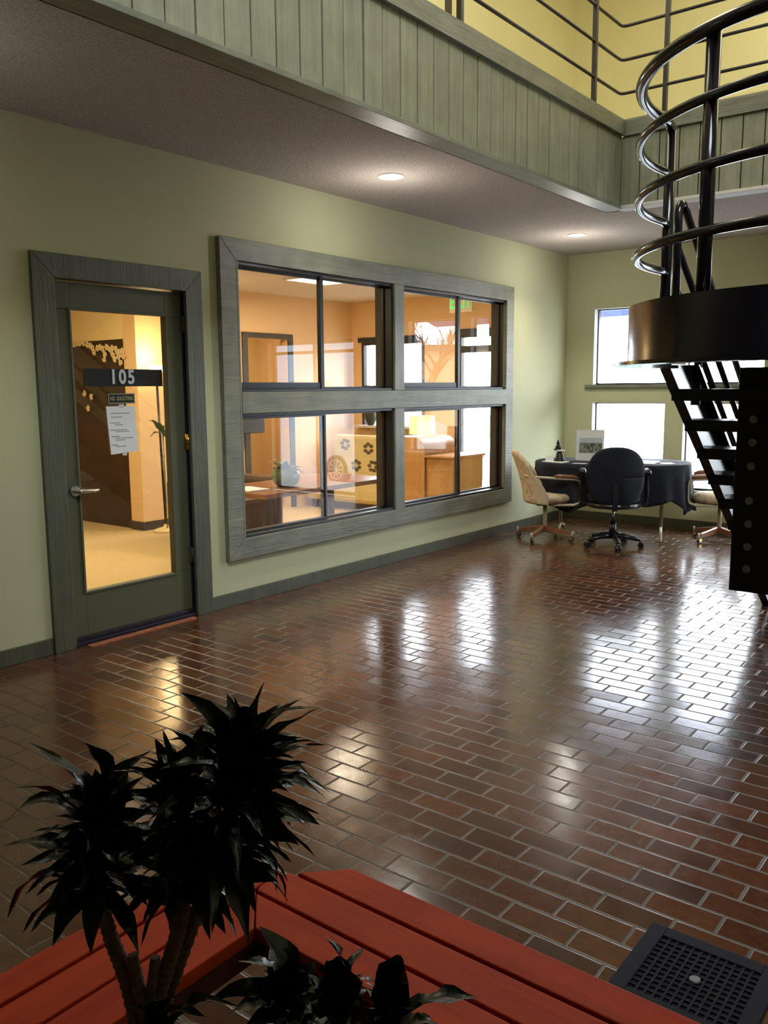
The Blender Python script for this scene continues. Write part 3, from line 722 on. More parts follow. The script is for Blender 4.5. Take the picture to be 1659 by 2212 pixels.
crown((398, 1940), (385, 1700), D1, [(333, 1616, 1.1), (268, 1662, 1.3), (352, 1958, 1.3), (372, 2020, .8), (350, 1575, .5), (365, 1600, .6), (300, 1760, 1.2), (520, 2025, .8), (508, 2000, .7), (600, 1915, 1.2), (550, 1895, 1.2), (290, 1850, 1.1),
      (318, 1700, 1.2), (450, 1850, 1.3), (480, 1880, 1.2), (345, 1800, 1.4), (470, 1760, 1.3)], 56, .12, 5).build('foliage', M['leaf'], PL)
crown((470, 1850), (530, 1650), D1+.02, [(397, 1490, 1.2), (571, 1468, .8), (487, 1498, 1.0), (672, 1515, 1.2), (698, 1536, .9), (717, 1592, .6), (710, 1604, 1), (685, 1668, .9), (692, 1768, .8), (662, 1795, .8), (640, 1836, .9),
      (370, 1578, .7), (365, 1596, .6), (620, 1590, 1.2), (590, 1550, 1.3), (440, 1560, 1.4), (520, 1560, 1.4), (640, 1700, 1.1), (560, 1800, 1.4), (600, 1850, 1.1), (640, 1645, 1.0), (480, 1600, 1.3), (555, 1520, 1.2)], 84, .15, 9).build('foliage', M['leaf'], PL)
pb = P(312, 2262, D1); pb.z -= .07
MB().lathe((pb.x, pb.y, 0), [(.09, 0), (.105, .02), (.135, pb.z-.03), (.142, pb.z-.01), (.142, pb.z), (.128, pb.z), (.126, pb.z-.03)], 32, capt=False).build('pot', M['pot'], PL)
MB().lathe((pb.x, pb.y, 0), [(.0001, pb.z-.012), (.127, pb.z-.02)], 24, capb=False, capt=False).build('soil', M['soil'], PL)
b = MB(); rn = random.Random(4)
for (u, v) in ((383, 2152), (300, 2140), (430, 2175), (500, 2150), (270, 2180), (345, 2165)):
    leaf(b, P(340+rn.uniform(-20, 20), 2260, D1-.04), P(u, v, D1-.08+rn.uniform(-.03, .03)), .032, .15, rn.uniform(-.5, .5), rn)
b.build('basal_leaves', M['leaf'], PL)
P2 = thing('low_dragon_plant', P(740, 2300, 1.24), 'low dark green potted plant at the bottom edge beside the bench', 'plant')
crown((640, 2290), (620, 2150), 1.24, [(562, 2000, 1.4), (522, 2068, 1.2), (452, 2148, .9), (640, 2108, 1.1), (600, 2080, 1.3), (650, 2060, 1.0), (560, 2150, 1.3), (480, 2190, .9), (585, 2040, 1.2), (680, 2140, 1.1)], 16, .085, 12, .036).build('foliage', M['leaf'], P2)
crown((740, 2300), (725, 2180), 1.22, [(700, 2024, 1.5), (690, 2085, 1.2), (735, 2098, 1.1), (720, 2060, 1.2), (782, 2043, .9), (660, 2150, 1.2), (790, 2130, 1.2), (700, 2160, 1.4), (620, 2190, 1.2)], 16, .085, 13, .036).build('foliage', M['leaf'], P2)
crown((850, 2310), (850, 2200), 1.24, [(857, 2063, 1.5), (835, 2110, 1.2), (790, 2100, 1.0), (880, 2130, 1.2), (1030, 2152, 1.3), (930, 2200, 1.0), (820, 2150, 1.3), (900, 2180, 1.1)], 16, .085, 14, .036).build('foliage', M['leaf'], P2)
stem([P(738, 2410, 1.24), P(690, 2330, 1.24), P(630, 2210, 1.24)], .010, .008).build('stem', M['stem'], P2)
stem([P(742, 2410, 1.24), P(790, 2340, 1.24), P(850, 2250, 1.24)], .010, .008).build('stem', M['stem'], P2)
stem([P(740, 2420, 1.25), P(742, 2300, 1.25), P(736, 2190, 1.25)], .012, .009).build('stem', M['stem'], P2)
pb = P(740, 2400, 1.25)
MB().lathe((pb.x, pb.y, 0), [(.08, 0), (.095, .02), (.115, pb.z-.02), (.12, pb.z), (.108, pb.z), (.106, pb.z-.03)], 32, capt=False).build('pot', M['pot'], P2)
MB().lathe((pb.x, pb.y, 0), [(.0001, pb.z-.012), (.107, pb.z-.02)], 24, capb=False, capt=False).build('soil', M['soil'], P2)

# ------------------------------------------------------------------ floor grate
G = thing('floor_grate', (3.745, 1.99, 0), 'blue black iron floor grate set in the brick beyond the red bench', 'grate')
gx0, gx1, gy0, gy1 = 3.60, 3.895, 1.845, 2.135
b = MB(); b.box(gx0-.02, gx1+.02, gy0-.02, gy1+.02, .0005, .002); b.build('bed', M['pit'], G)
b = MB()
b.box(gx0-.02, gx0+.022, gy0-.02, gy1+.02, .002, .009); b.box(gx1-.022, gx1+.02, gy0-.02, gy1+.02, .002, .009)
b.box(gx0+.022, gx1-.022, gy0-.02, gy0+.022, .002, .009); b.box(gx0+.022, gx1-.022, gy1-.022, gy1+.02, .002, .009); b.build('rim', M['grate'], G, bevel=.002)
b = MB()
for k in range(1, 12):
    x = gx0+.022+(gx1-gx0-.044)*k/12; b.box(x-.003, x+.003, gy0+.02, gy1-.02, .002, .0075)
    y = gy0+.022+(gy1-gy0-.044)*k/12; b.box(gx0+.02, gx1-.02, y-.003, y+.003, .002, .0072)
b.build('bars', M['grate'], G)
MB().lathe(((gx0+gx1)/2, (gy0+gy1)/2, 0), [(.014, .002), (.014, .010), (.010, .012)], 16).build('centre_knob', M['bolt'], G)

# ------------------------------------------------------------------ table in the corner with cloth
TX, TY, TRX, TRY, TROT = .95, 7.93, .72, .42, math.radians(20)
def tr(x, y):                        # a point given along the unturned table, turned with it
    dx, dy = x-TX, y-TY; return (TX+dx*math.cos(TROT)-dy*math.sin(TROT), TY+dx*math.sin(TROT)+dy*math.cos(TROT))
def sup(a, rx, ry, n=3.0):
    c, s_ = math.cos(a), math.sin(a); return (rx*abs(c)**(2/n)*(1 if c >= 0 else -1), ry*abs(s_)**(2/n)*(1 if s_ >= 0 else -1))
T = thing('oval_table', (TX, TY, 0), 'long table under a dark cloth in the corner by the far windows', 'table')
b = MB(); b.prism([(*tr(TX+sup(2*PI*i/48, TRX-.02, TRY-.02)[0], TY+sup(2*PI*i/48, TRX-.02, TRY-.02)[1]), .705) for i in range(48)], (0, 0, .028)); b.build('tabletop', M['dark_wood'], T)
for sx in (-1, 1):
    b = MB(); x = TX+sx*.48; b.tube([(*tr(x, TY), .705), (*tr(x, TY), .10)], .018, 10); b.build('leg', M['cream'], T)
    b = MB(); b.tube([(*tr(x, TY-.30), .014), (*tr(x, TY-.28), .055), (*tr(x, TY), .11), (*tr(x, TY+.28), .055), (*tr(x, TY+.30), .014)], .014, 8); b.build('foot', M['cream'], T)
def clothfn(u, v):
    a = 2*PI*u
    if v < .4:
        k = v/.4; x, y = sup(a, TRX*k, TRY*k); return (*tr(TX+x, TY+y), .738)
    k = (v-.4)/.6; x, y = sup(a, TRX, TRY)
    drop = .34+.07*math.sin(3*a+1.2)+ .10*max(0, math.cos(a+.65))**6 + .04*math.sin(9*a)
    fl = .012+.028*k*(1+math.sin(17*a)*.9)+.02*k*math.sin(7*a+.5)
    n = Vector((x, y, 0)).normalized()
    return (*tr(TX+x+n.x*fl, TY+y+n.y*fl), .738-.012*min(1, k*8)-drop*k)
b = MB(); b.grid(clothfn, 128, 20); tag(b.build('tablecloth', M['cloth'], solid=.004), 'dark navy patterned cloth hanging over the corner table', 'tablecloth')
# things on the table
def onp(name, pts, z, mat, label, cat, h=.002, group=None):
    if name == 'leaflet': group = 'leaflets on the corner table'
    b = MB(); b.prism([(*tr(x, y), z) for x, y in pts], (0, 0, h)); return tag(b.build(name, mat), label, cat, group)
ZT = .7415
t = thing('brochure_display', (.62, 8.0, ZT), 'upright white calendar card with dark landscape photo on the table', 'display card')
def upright(u0, v0, u1, v1, y, th, lean, name, mat, par):
    pts = []
    for (u, v) in ((u0, v1), (u1, v1), (u1, v0), (u0, v0)):
        q = CF + (u-829.5)/FPX*CR - (v-1106)/FPX*CU; p = CAM + q*((y-CAM.y)/q.y); pts.append(Vector((p.x, y + lean*(p.z-ZT), max(ZT, p.z))))
    b = MB(); b.prism(pts, (0, th, 0)); return b.build(name, mat, par)
upright(1243, 929, 1303, 1000, 7.86, .004, .10, 'card', M['paper'], t)
upright(1250, 946, 1298, 958, 7.857, .003, .10, 'sky_band', M['sky_print'], t)
upright(1250, 957, 1299, 978, 7.857, .003, .10, 'landscape_photo', M['landscape'], t)
b = MB(); b.prism([(.60, 7.87, ZT), (.80, 7.87, ZT), (.80, 7.96, ZT), (.60, 7.96, ZT)], (0, 0, .004)); b.build('foot', M['paper'], t)
t = thing('seated_figurine', (.50, 7.62, ZT), 'small dark seated figurine on the table beside the white card', 'figurine')
fx, fy = .545, 7.62
MB().lathe((fx, fy, ZT), [(.055, 0), (.058, .012), (.042, .03), (.036, .06), (.028, .09), (.02, .105)], 20).build('base', M['statue'], t)
b = MB(); b.lathe((fx, fy, ZT), [(.030, .10), (.052, .105), (.052, .112), (.030, .118)], 20); b.build('dish', M['white_trim'], t)['label'] = 'pale dish'
b = MB(); b.ball((fx-.015, fy, ZT+.135), (.030, .026, .035)); b.ball((fx-.018, fy, ZT+.182), (.017, .017, .02)); b.ball((fx-.018, fy, ZT+.205), .008); b.ball((fx-.028, fy-.02, ZT+.12), (.024, .02, .012)); b.build('figure', M['statue'], t)
b = MB(); b.prism([(.40, 7.60, ZT), (.475, 7.625, ZT), (.475, 7.64, ZT+.055), (.40, 7.615, ZT+.055)], (0, .003, 0)); tag(b.build('business_card', M['paper']), 'small white folded card standing left of the dark figurine', 'card')
onp('paper_stack', [(.30, 7.72), (.50, 7.60), (.56, 7.75), (.36, 7.90)], ZT, M['paper'], 'white papers lying on the left end of the table', 'paper', .006)
onp('leaflet', [(.60, 7.56), (.72, 7.56), (.74, 7.64), (.62, 7.66)], ZT, M['sky_print'], 'pale leaflet lying in front of the display card', 'leaflet')
onp('leaflet', [(.78, 7.57), (.87, 7.56), (.89, 7.63), (.80, 7.64)], ZT, M['kraft'], 'brown leaflet lying near the table front behind the navy chair', 'leaflet')
onp('newspaper', [(1.02, 7.66), (1.34, 7.66), (1.40, 8.0), (1.06, 8.02)], ZT, M['paper'], 'white newspaper spread on the middle of the table', 'newspaper', .008)
onp('leaflet', [(1.42, 7.70), (1.54, 7.74), (1.50, 7.90), (1.39, 7.86)], ZT, M['paper'], 'white leaflet at the right end of the table', 'leaflet')

# ------------------------------------------------------------------ chairs
def tan_chair(loc, rz, label):
    """barrel back caster chair facing +x in its own frame"""
    t = thing('caster_armchair', (0, 0, 0), label, 'chair', 'tan armchairs at the corner table')
    b = MB()
    def back(u, v):     # u round the shell, v up
        a = math.radians(180+(u-.5)*150)
        h = .36 + .51*v*(1-.52*abs(2*u-1)**2.6)
        flare = .20+.035*v
        lean = -.10*v*v
        return (.02+flare*1.10*math.cos(a)+lean+.05, (flare+.055)*math.sin(a)*(1-.22*v*v), h)
    b.grid(back, 24, 12); b.build('backrest', M['tan'], t, solid=.055, subsurf=1)
    b = MB(); b.lathe((.06, 0, .40), [(.12, -.045), (.20, -.035), (.235, 0), (.235, .03), (.20, .055), (.0001, .065)], 28, sx=1.0, sy=.98); b.build('seat_cushion', M['tan'], t)
    for s_ in (-1, 1):
        y = .245*s_
        b = MB(); b.tube([(-.20, .06*s_, .63), (-.19, .15*s_, .632), (-.10, .235*s_, .628), (.05, y, .618), (.26, y, .605), (.30, y, .585), (.312, y, .55), (.312, y, .42), (.295, y, .38), (.25, y*.98, .362), (.05, .16*s_, .352)], .013, 10)
        b.build('arm_tube', M['cream'], t)
        b = MB(); b.tube([(.06, y, .632), (.10, y, .636), (.24, y, .626), (.285, y, .612)], [.016, .021, .021, .014], 10); b.build('armrest', M['oak'], t)
    MB().tube([(.03, 0, .10), (.03, 0, .36)], .021, 12).build('pedestal', M['cream'], t)
    MB().box(-.06, .12, -.07, .07, .335, .355).build('swivel_plate', M['plastic'], t)
    for k in range(4):
        a = math.radians(45+90*k+8); dx, dy = math.cos(a), math.sin(a); c = Vector((.03, 0, 0))
        q = Matrix.Translation(c) @ Matrix.Rotation(a, 4, 'Z')
        b = MB(); b.prism([(0, -.017, .085), (.27, -.013, .060), (.27, -.013, .082), (.25, -.013, .092), (0, -.017, .135)], (0, .030, 0)); b.xform(q)
        o = b.build('leg', M['oak'], t)
        b = MB(); b.tube([(.0, 0, .082), (.275, 0, .056), (.288, 0, .064), (.288, 0, .10)], .010, 8); b.xform(q); b.build('metal_edge', M['cream'], o)
        b = MB(); b.tube([(.275, -.011, .025), (.275, .011, .025)], .024, 14); b.tube([(.275, 0, .05), (.275, 0, .06)], .008, 8); b.xform(q)
        c2 = b.build('caster', M['plastic'], t)
        b = MB(); b.tube([(.275, -.016, .030), (.275, .016, .030)], .018, 14); b.xform(q); b.build('caster_cap', M['brass'], c2)
    t.location = loc; t.rotation_euler = (0, 0, rz)
    return t
tan_chair((.48, 7.40, 0), math.radians(40), 'tan marbled barrel armchair on casters at the left end of the table')
tan_chair((1.92, 8.30, 0), math.radians(196), 'tan marbled armchair on casters partly hidden behind the steel stairs')
def navy_chair(loc, rz):
    t = thing('office_swivel_chair', (0, 0, 0), 'navy office swivel chair seen from behind in front of the table', 'chair')
    # local: faces +y, back toward -y
    def shell(u, v):
        th = 2*PI*u; x, z = sup(th, .235, .265, 2.5)
        k = v; return (x*k, -.20-.035*(1-k*k)+.05*(z*k/.265)*-1*.6 + .05*(x*k/.235)**2, .665+z*k)
    b = MB(); b.grid(shell, 40, 8); b.build('backrest', M['navy'], t, solid=.06)
    b = MB(); b.prism([(.235*math.cos(a)*1, .02+.23*math.sin(a), .42) for a in [2*PI*i/32 for i in range(32)]], (0, 0, .075)); b.build('seat_cushion', M['navy'], t, bevel=.02)
    b = MB(); b.prism([(.245*math.cos(a)*1, .0+.245*math.sin(a), .37) for a in [2*PI*i/32 for i in range(32)]], (0, 0, .049)); b.build('seat_shell', M['plastic'], t, bevel=.02)
    for s_ in (-1, 1):
        x = .285*s_
        b = MB(); b.tube([(.16*s_, .0, .385), (x, .02, .40), (x+.01*s_, .02, .50), (x, .0, .66), (x, -.02, .675)], [.018, .02, .018, .018, .018], 10); b.build('arm_support', M['plastic'], t)
        b = MB(); b.tube([(x, -.12, .682), (x, -.10, .692), (x, .12, .692), (x, .15, .682)], [.022, .034, .034, .022], 12); b.build('arm_pad', M['plastic'], t)
    b = MB(); b.tube([(0, -.10, .37), (0, -.24, .38), (0, -.27, .46), (0, -.25, .60)], .022, square=True); b.build('back_bracket', M['plastic'], t)
    MB().tube([(0, 0, .24), (0, 0, .37)], .014, 12).build('gas_lift', M['chrome'], t)
    MB().tube([(0, 0, .08), (0, 0, .24)], [.040, .028], 16).build('lift_cover', M['plastic'], t)
    for k in range(5):
        a = math.radians(-90+72*k+8); q = Matrix.Rotation(a, 4, 'Z')
        b = MB(); b.tube([(0, 0, .10), (.12, 0, .095), (.25, 0, .070)], [.030, .022, .016], 10); b.xform(q); b.build('base_leg', M['plastic'], t)
        b = MB(); b.tube([(.255, -.024, .026), (.255, -.006, .026)], .026, 14); b.tube([(.255, .006, .026), (.255, .024, .026)], .026, 14); b.tube([(.25, 0, .03), (.25, 0, .065)], .009, 8); b.xform(q); b.build('caster', M['plastic'], t)
    t.location = loc; t.rotation_euler = (0, 0, rz); return t
navy_chair((1.19, 7.44, 0), math.radians(26))

# ------------------------------------------------------------------ office behind the left wall
OC = 2.58
struct(MB().box(-6.0, -.15, 1.0, FARY, -.06, 0).build('office_floor', M['carpet']), 'beige office carpet')
struct(MB().box(-6.0, -.15, 1.0, FARY, OC, OC+.1).build('office_ceiling', M['office_ceiling']), 'white office ceiling')
b = MB(); wall_cells(b, lambda a, c, z, w: b.box(a, c, FARY, FARY+.15, z, w), -6, -.0, 0, CEIL, list(OH.values()))
struct(b.build('wall_office_far', M['office_wall']))
BXW = -3.12
b = MB(); wall_cells(b, lambda a, c, z, w: b.box(BXW-.12, BXW, a, c, z, w), 5.42, FARY, 0, OC, [(6.95, 7.62, 0, 2.06)])
b.box(-3.33, BXW-.12, 5.42, 5.54, 0, OC)
struct(b.build('wall_office_back', M['office_wall']))
struct(MB().box(-6, -3.33, 5.42, 5.54, 1.99, OC).box(-6, -4.5, 5.42, 5.54, 0, 1.99).build('wall_office_side', M['office_yellow']))
b = MB(); b.box(-6, -.15, .9, 1.0, 0, OC); b.box(-6.1, -6, 1.0, FARY, 0, OC); b.box(-5.0, -4.9, 6.0, FARY, 0, OC)
struct(b.build('wall_office_near', M['office_yellow']))
struct(MB().box(-4.5, -3.33, 5.44, 5.48, 0, 1.99).build('door_3', M['dark_wood']), 'dark brown office inner door')
struct(MB().box(BXW, BXW+.014, 5.42, 6.86, 0, .09).box(-3.33, BXW+.014, 5.405, 5.419, 0, .09).box(-5.9, -4.5, 5.405, 5.419, 0, .09).build('baseboard_office', M['jamb']))
d = struct(thing('door_4', (BXW, 7.57, 0), 'dark framed doorway in the ochre office wall', None))
b = MB(); b.box(BXW, BXW+.02, 6.87, 6.95, 0, 2.06); b.box(BXW, BXW+.02, 7.62, 7.70, 0, 2.06); b.box(BXW, BXW+.02, 6.87, 7.70, 2.06, 2.12); b.build('casing', M['jamb'], d)
def office_win(n, x0, x1, z0, z1, rails):
    wdw = struct(thing('window_%d' % n, ((x0+x1)/2, FARY, z0), None, None)); w = .04
    b = MB(); Y0, Y1 = FARY-.01, FARY+.05
    b.box(x0, x0+w, Y0, Y1, z0, z1); b.box(x1-w, x1, Y0, Y1, z0, z1); b.box(x0+w, x1-w, Y0, Y1, z1-w, z1); b.box(x0+w, x1-w, Y0, Y1, z0, z0+w)
    for (a, c) in rails: b.box(x0+w, x1-w, Y0, Y1, a, c)
    b.box(x0-.06, x1+.06, FARY-.015, FARY-.001, z1, z1+.06)
    b.build('frame', M['black_metal'], wdw)
    MB().box(x0+w, x1-w, Y0+.03, Y0+.036, z0+w, z1-w).build('pane', M['glass'], wdw)
office_win(10, *OH[10], [(1.42, 1.50)])
office_win(11, *OH[11], [(1.88, 1.96)])
# flat ceiling light panel
t = thing('ceiling_panel_light', (-1.3, 6.55, OC), 'lit square panel light in the office ceiling', 'ceiling light')
MB().box(-1.98, -1.38, 6.45, 7.05, OC-.012, OC-.004).build('diffuser', M['panel_light'], t)
b = MB(); b.box(-2.0, -1.36, 6.43, 6.45, OC-.016, OC); b.box(-2.0, -1.36, 7.05, 7.07, OC-.016, OC); b.box(-2.0, -1.98, 6.45, 7.05, OC-.016, OC); b.box(-1.38, -1.36, 6.45, 7.05, OC-.016, OC); b.build('frame', M['white_trim'], t)
area('panel_lamp', (-1.68, 6.75, OC-.05), (0, 0, 0), .6, .6, 75, (1.0, .84, .60))
area('near_panel_lamp', (-2.2, 3.8, OC-.03), (0, 0, 0), .6, .6, 120, (1.0, .86, .52))
area('back_room_fill', (-4.2, 7.6, 2.5), (0, 0, 0), .5, .5, 30, (1.0, .84, .55))  # added unseen fill, brightens the room behind the doorway
# floor lamp seen through the door
def wp(u, v, x):
    q = CF + (u-829.5)/FPX*CR - (v-1106)/FPX*CU; return CAM + q*((x-CAM.x)/q.x)
lb = Vector((-2.90, 5.53, 0))
t = thing('floor_lamp', lb, 'lit torchiere floor lamp with dark pole seen through the door glass', 'lamp')
MB().lathe(lb, [(.13, 0), (.13, .015), (.10, .03), (.03, .05), (.013, .08)], 24).build('base', M['petal'], t)
MB().tube([lb+Vector((0, 0, .06)), lb+Vector((-.02, -.02, 1.55))], .013, 10).build('pole', M['dark_wood'], t)
MB().lathe(lb+Vector((-.02, -.02, 0)), [(.022, 1.50), (.028, 1.56), (.02, 1.58), (.018, 1.60)], 16).build('collar', M['white_trim'], t)
MB().lathe(lb+Vector((-.02, -.02, 0)), [(.025, 1.60), (.055, 1.63), (.072, 1.68), (.075, 1.71)], 24, capt=False).build('lamp_shade', M['bulb'], t)
l = bpy.data.lights.new('floor_lamp_bulb', 'POINT'); l.energy = 22; l.color = (1, .72, .35); l.shadow_soft_size = .06
o = bpy.data.objects.new('floor_lamp_bulb', l); COL.objects.link(o); o.location = lb+Vector((-.02, -.02, 1.80))
# silk plant sprig at the lamp pole
t = thing('leafy_sprig', lb+Vector((.1, -.02, .9)), 'green leaves beside the floor lamp pole in the office', 'plant')
b = MB(); rn = random.Random(2); c0 = wp(352, 935, -2.85)
for (u, v) in ((318, 905), (324, 942), (372, 900), (376, 935), (366, 950), (338, 915)): leaf(b, c0, wp(u, v, -2.85+rn.uniform(-.05, .05)), .07, .1, rn.uniform(-.5, .5), rn)
b.build('leaves', M['plantgreen'], t)
MB().tube([(c0.x, c0.y, 0.0), c0], .006, 8).build('stalk', M['plantgreen'], t)
# paper flower garland on the dark door
t = thing('flower_garland', (-3.8, 5.44, 1.95), 'cream paper flower garland hanging over the dark inner door', 'garland')
rn = random.Random(6); b = MB()
def yp(u, v, y):
    q = CF + (u-829.5)/FPX*CR - (v-1106)/FPX*CU; return CAM + q*((y-CAM.y)/q.y)
pts = [(160, 744), (166, 742), (172, 742), (180, 741), (188, 744), (195, 747), (200, 752), (203, 761), (210, 752), (216, 750), (222, 754), (226, 765), (225, 776), (230, 750), (236, 753), (240, 760), (244, 768), (248, 776), (252, 760), (256, 770), (260, 783), (262, 765), (267, 770), (250, 754), (242, 752), (264, 758), (258, 760), (182, 850), (197, 857), (190, 882)]
for (u, v) in pts:
    c = yp(u, v, 5.408)
    for k in range(5):
        a = 2*PI*k/5+rn.uniform(0, 1); b.ball(c+Vector((.020*math.cos(a), 0, .020*math.sin(a))), (.017, .006, .017), 8, 5)
b.build('flowers', M['petal'], t)
# office furniture seen through the bank of windows
t = thing('office_desk', (-1.2, 6.0, 0), 'brown wood table behind the office windows carrying a glass vase', 'table')
MB().box(-1.55, -.75, 4.9, 6.6, .56, .60).build('tabletop', M['oak'], t)
for (x, y) in ((-1.5, 4.95), (-.8, 4.95), (-1.5, 6.55), (-.8, 6.55)): MB().box(x-.025, x+.025, y-.025, y+.025, 0, .56).build('leg', M['dark_wood'], t)
vc = Vector((-1.06, 5.46, .60))
t = thing('glass_vase', vc, 'squat green glass vase with leaves on the office table', 'vase')
MB().lathe(vc, [(.07, 0), (.11, .03), (.13, .08), (.12, .13), (.09, .16), (.095, .17)], 24, capt=False).build('bowl', M['vase'], t)
b = MB(); rn = random.Random(8)
for i in range(22):
    a = rn.uniform(0, 6.28); b_ = vc+Vector((.03*math.cos(a), .03*math.sin(a), .12)); leaf(b, b_, b_+Vector((rn.uniform(.08, .17)*math.cos(a), rn.uniform(.08, .17)*math.sin(a), rn.uniform(-.02, .14))), .045, .15, 0, rn, 5)
b.build('leaves', M['plantgreen'], t)
tag(MB().prism([(-1.0, 4.95, .60), (-1.3, 4.98, .60), (-1.28, 5.22, .60), (-.98, 5.18, .60)], (0, 0, .01)).build('magazine', M['paper']), 'white magazine lying on the office table left of the vase', 'magazine')
t = thing('brown_armchair', (-1.7, 4.6, 0), 'brown leather armchair at the left of the office windows', 'chair')
MB().box(-2.3, -1.6, 5.2, 5.85, .12, .44).build('seat', M['brown_fabric'], t, bevel=.05)
MB().box(-2.42, -2.18, 5.2, 5.85, .44, .90).build('backrest', M['brown_fabric'], t, bevel=.06)
MB().box(-2.3, -1.6, 5.08, 5.2, .12, .62).build('arm', M['brown_fabric'], t, bevel=.04); MB().box(-2.3, -1.6, 5.85, 5.97, .12, .62).build('arm', M['brown_fabric'], t, bevel=.04)
for (x, y) in ((-2.25, 5.15), (-1.65, 5.15), (-2.25, 5.9), (-1.65, 5.9)): MB().box(x-.02, x+.02, y-.02, y+.02, 0, .12).build('leg', M['dark_wood'], t)
t = thing('wall_television', (BXW+.02, 6.5, 1.0), 'black flat screen on a low shelf at the back of the office', 'screen')
MB().box(BXW+.10, BXW+.16, 6.15, 7.05, .96, 1.16).build('screen', M['plastic'], t, bevel=.01)
MB().box(BXW+.002, BXW+.12, 6.5, 6.7, 1.0, 1.1).build('bracket', M['plastic'], t)
# patterned sofa
def ypt(u, v, y): return yp(u, v, y)
t = thing('floral_sofa', (-2.1, 8.2, 0), 'cream sofa with brown floral print under the office window', 'sofa')
MB().box(-3.0, -1.85, 8.28, 8.42, .10, .88).build('backrest', M['floral'], t, bevel=.04)
MB().box(-3.0, -1.85, 7.75, 8.28, .10, .40).build('seat', M['floral'], t, bevel=.05)
b = MB(); rn = random.Random(3)
for (cx, cz) in ((-2.78, .76), (-2.40, .72), (-2.15, .74), (-2.60, .50), (-1.98, .55), (-2.33, .50)):
    for k in range(6):
        a = 2*PI*k/6+cx*5; b.ball((cx+.055*math.cos(a), 8.278, cz+.055*math.sin(a)), (.034, .004, .024), 8, 4)
b.build('floral_print', M['floral_leaf'], t)
for x in (-2.9, -1.8): MB().box(x-.03, x+.03, 7.8, 7.86, 0, .10).build('leg', M['dark_wood'], t)
# dark vase on the window ledge
vv = yp(797, 928, 8.70); t0 = MB().lathe((vv.x, 8.74, .985), [(.04, 0), (.075, .08), (.085, .16), (.06, .25), (.03, .29)], 20)
tag(t0.build('dark_vase', M['statue']), 'dark rounded vase standing on the office window ledge', 'vase')
MBs = MB().box(-2.98, -1.89, FARY-.16, FARY-.012, .955, .985); struct(MBs.build('window_ledge', M['white_trim']), 'white ledge under the office window')
# table lamp
lc = Vector((-1.53, 8.22, 0))
t = thing('side_cabinet', (-.9, 7.6, 0), 'orange maple cabinet with a rounded shoulder in the office', 'cabinet')
b = MB(); o_ = [(-1.62, 7.60, 0), (-1.05, 7.60, 0)]
b.box(-.84, -.50, 7.32, 7.9, 0, .745); b.build('low_unit', M['maple'], t, bevel=.006)
b = MB(); oo = [(-1.25, 7.30, 0), (-.845, 7.30, 0), (-.845, 7.30, .82)] + [(-.985+.14*math.cos(math.radians(a)), 7.30, .82+.13*math.sin(math.radians(a))) for a in range(10, 91, 10)] + [(-1.25, 7.30, .95)]
b.prism(oo, (0, .6, 0)); b.build('tall_end_panel', M['maple'], t)
b = MB(); b.box(-.844, -.48, 7.29, 7.92, .745, .765); b.build('top', M['maple'], t)
t = thing('table_lamp', lc, 'lit cream drum table lamp standing behind the maple cabinet', 'lamp')
MB().lathe((lc.x, lc.y, 0), [(.10, 0), (.10, .02), (.02, .05), (.015, .45), (.05, .70), (.05, .80), (.015, .88), (.012, .94)], 20).build('base', M['statue'], t)
MB().lathe((lc.x, lc.y, 0), [(.155, .93), (.145, 1.14)], 28, capb=False, capt=False).build('lamp_shade', M['shade'], t)
l = bpy.data.lights.new('table_lamp_bulb', 'POINT'); l.energy = 8; l.color = (1, .75, .4); l.shadow_soft_size = .05
o = bpy.data.objects.new('table_lamp_bulb', l); COL.objects.link(o); o.location = (lc.x, lc.y, 1.06)
# exit sign
t = thing('exit_sign', (-1.3, 8.0, 2.4), 'cream exit sign with green letters hanging in the office', 'sign')
e0 = yp(971, 640, 8.0); e1 = yp(1019, 672, 8.0)
MB().box(e0.x, e1.x, 8.0, 8.05, e1.z, OC).build('housing', M['exit_body'], t)
ec = (e0+e1)/2
text_mb('EXIT', .185, .002, lambda x, y, z: (ec.x+x, 7.998-z, ec.z+.012+y), .004, .72, 1.05).build('lettering', M['exit_green'], t)

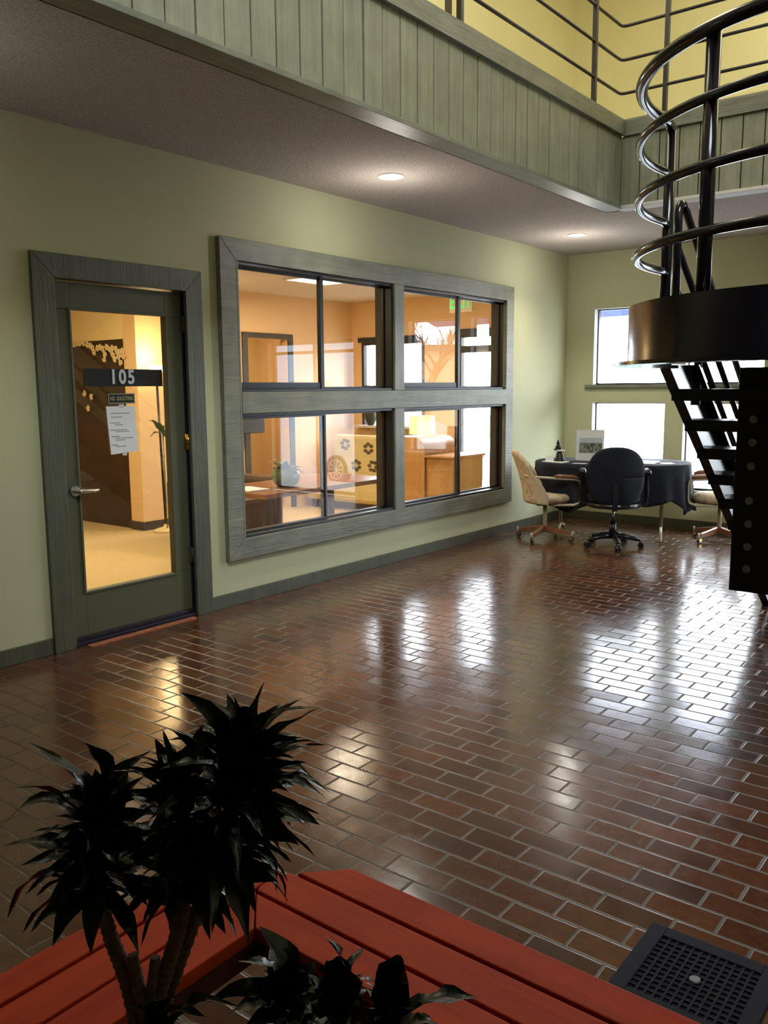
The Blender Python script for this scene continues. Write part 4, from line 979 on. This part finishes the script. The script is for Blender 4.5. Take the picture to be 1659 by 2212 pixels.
# ------------------------------------------------------------------ outdoors beyond the far wall
GZ = -.75
struct(MB().box(-40, 40, FARY+.16, 10.6, -.80, -.06).build('ground_walk', M['asphalt']), 'pale pavement outside the windows')
struct(MB().box(-40, 40, 10.6, 60, GZ-.05, GZ).build('ground_road', M['asphalt']), 'pale road outside')
tag(MB().box(-60, -12, 33, 58, GZ-.02, GZ+.04).build('lawn_strip', M['grass']), 'green lawn far outside the office glass door', 'grass', None, 'stuff')
def car(loc, rz, paint, label, name='parked_car'):
    t = thing(name, (0, 0, 0), label, 'car', 'cars parked outside')
    prof = [(-2.3, .42), (-2.32, .70), (-2.22, .92), (-1.95, 1.0), (-1.45, 1.05), (-.85, 1.40), (-.3, 1.47), (.35, 1.44), (1.05, 1.08), (1.75, .98), (2.2, .82), (2.34, .55), (2.3, .32), (1.85, .25), (-2.0, .25)]
    def wheelcut(pr): return pr
    sec = []
    b = MB(); n = len(prof); ys = [(-.88, .90), (-.84, 1.0), (.84, 1.0), (.88, .90)]
    vs = []
    for (y, k) in ys:
        for (x, z) in prof:
            yy = y*(.80 if z > 1.1 else (.97 if z > .9 else 1)); vs.append((x*(1 if k == 1 else .985), yy, .25+(z-.25)*(1 if k == 1 else .97)))
    fs = [(i*n+j, i*n+(j+1) % n, (i+1)*n+(j+1) % n, (i+1)*n+j) for i in range(3) for j in range(n)] + [tuple(range(n)), tuple(range(3*n, 4*n))]
    b.add(vs, fs, 0, False); b.build('body', paint, t, bevel=.04)
    for s_ in (-1, 1):
        b = MB(); b.prism([(-1.30, .80*s_, 1.04), (1.0, .80*s_, 1.04), (.36, .715*s_, 1.38), (-.28, .715*s_, 1.41), (-.80, .72*s_, 1.34)], (0, .02*s_, 0)); b.build('side_window', M['car_glass'], t)
        b = MB(); b.box(-2.33, -2.16, s_*.50-.22, s_*.50+.22, .72, .88); b.build('tail_light', M['tail'], t)
        for x in (-1.40, 1.42):
            b = MB(); b.tube([(x, .70*s_, .33), (x, .90*s_, .33)], .33, 28); o = b.build('wheel', M['tyre'], t)
            b = MB(); b.tube([(x, .895*s_, .33), (x, .905*s_, .33)], .07, 16)
            for k in range(10):
                a = 2*PI*k/10; b.tube([(x+.05*math.cos(a), .905*s_, .33+.05*math.sin(a)), (x+.22*math.cos(a), .91*s_, .33+.22*math.sin(a))], .016, 6)
            b.tube([(x+.225*math.cos(2*PI*k/24), .908*s_, .33+.225*math.sin(2*PI*k/24)) for k in range(24)], .014, 8, closed=True)
            b.build('rim', M['alloy'], o)
    t.location = loc; t.rotation_euler = (0, 0, rz); return t
# seen mirrored in the office glass: rear wheel at (735,1012)
qm = CF + (735-829.5)/FPX*CR - (1012-1106)/FPX*CU; wpnt = CAM + qm*20.0
car((-wpnt.x-1.40*math.cos(math.radians(180))*-1 + 0, wpnt.y+.9, GZ), math.radians(180), M['white_car'], 'white sedan parked outside, mirrored in the office windows')
car((-2.4, 15.6, GZ), 0.1, M['blue_car'], 'silver blue car parked beyond the far corner window')
t = thing('blue_awning', (1.2, FARY+.9, 2.2), 'blue canvas awning above the outside of the far windows', 'awning')
b = MB(); b.prism([(-.3, FARY+.16, 2.95), (-.3, FARY+.16, 2.6), (-.3, FARY+1.2, 2.30), (-.3, FARY+1.2, 2.42)], (2.8, 0, 0)); b.build('canopy', M['awning'], t)
def house(x0, x1, y0, y1, h, mat, label):
    t = thing('street_building', ((x0+x1)/2, y0, GZ), label, 'building', 'buildings across the street')
    MB().box(x0, x1, y0, y1, GZ, h).build('walls', mat, t)
    MB().box(x0-.2, x1+.2, y0-.3, y1, h, h+.3).build('roof', M['jamb'], t)
    n = int((x1-x0)/2.2)
    for i in range(n):
        for z in (0.6, 3.2):
            if z+1.3 > h: continue
            x = x0+.8+i*2.2; f = MB().box(x, x+1.1, y0-.04, y0, z, z+1.3).build('window', M['car_glass'], t)
house(26.5, 36, 36, 42, 4.4, M['facade_blue'], 'pale blue building across the street')
house(19, 26, 38, 44, 3.4, M['facade_tan'], 'tan building across the street beside the blue one')
house(-6, 3, 40, 46, 3.6, M['facade_tan'], 'tan building across the street behind the tree')
t = thing('bare_tree', (12.5, 24, GZ), 'bare branching street tree across the road', 'tree')
b = MB(); rn = random.Random(11)
def branch(p, d_, L, r, lv):
    q = p+d_*L; b.tube([p, (p+q)/2+Vector((rn.uniform(-.05, .05)*L, 0, 0)), q], [r, r*.8, r*.6], 6)
    if lv == 0: return
    for k in range(4):
        nd = (d_+Vector((rn.uniform(-.8, .8), rn.uniform(-.8, .8), rn.uniform(-.1, .5)))).normalized(); branch(p+d_*L*rn.uniform(.6, 1), nd, L*.68, r*.55, lv-1)
branch(Vector((12.5, 24, GZ)), Vector((0, 0, 1)), 2.0, .14, 4)
b.build('branches', M['bark'], t)
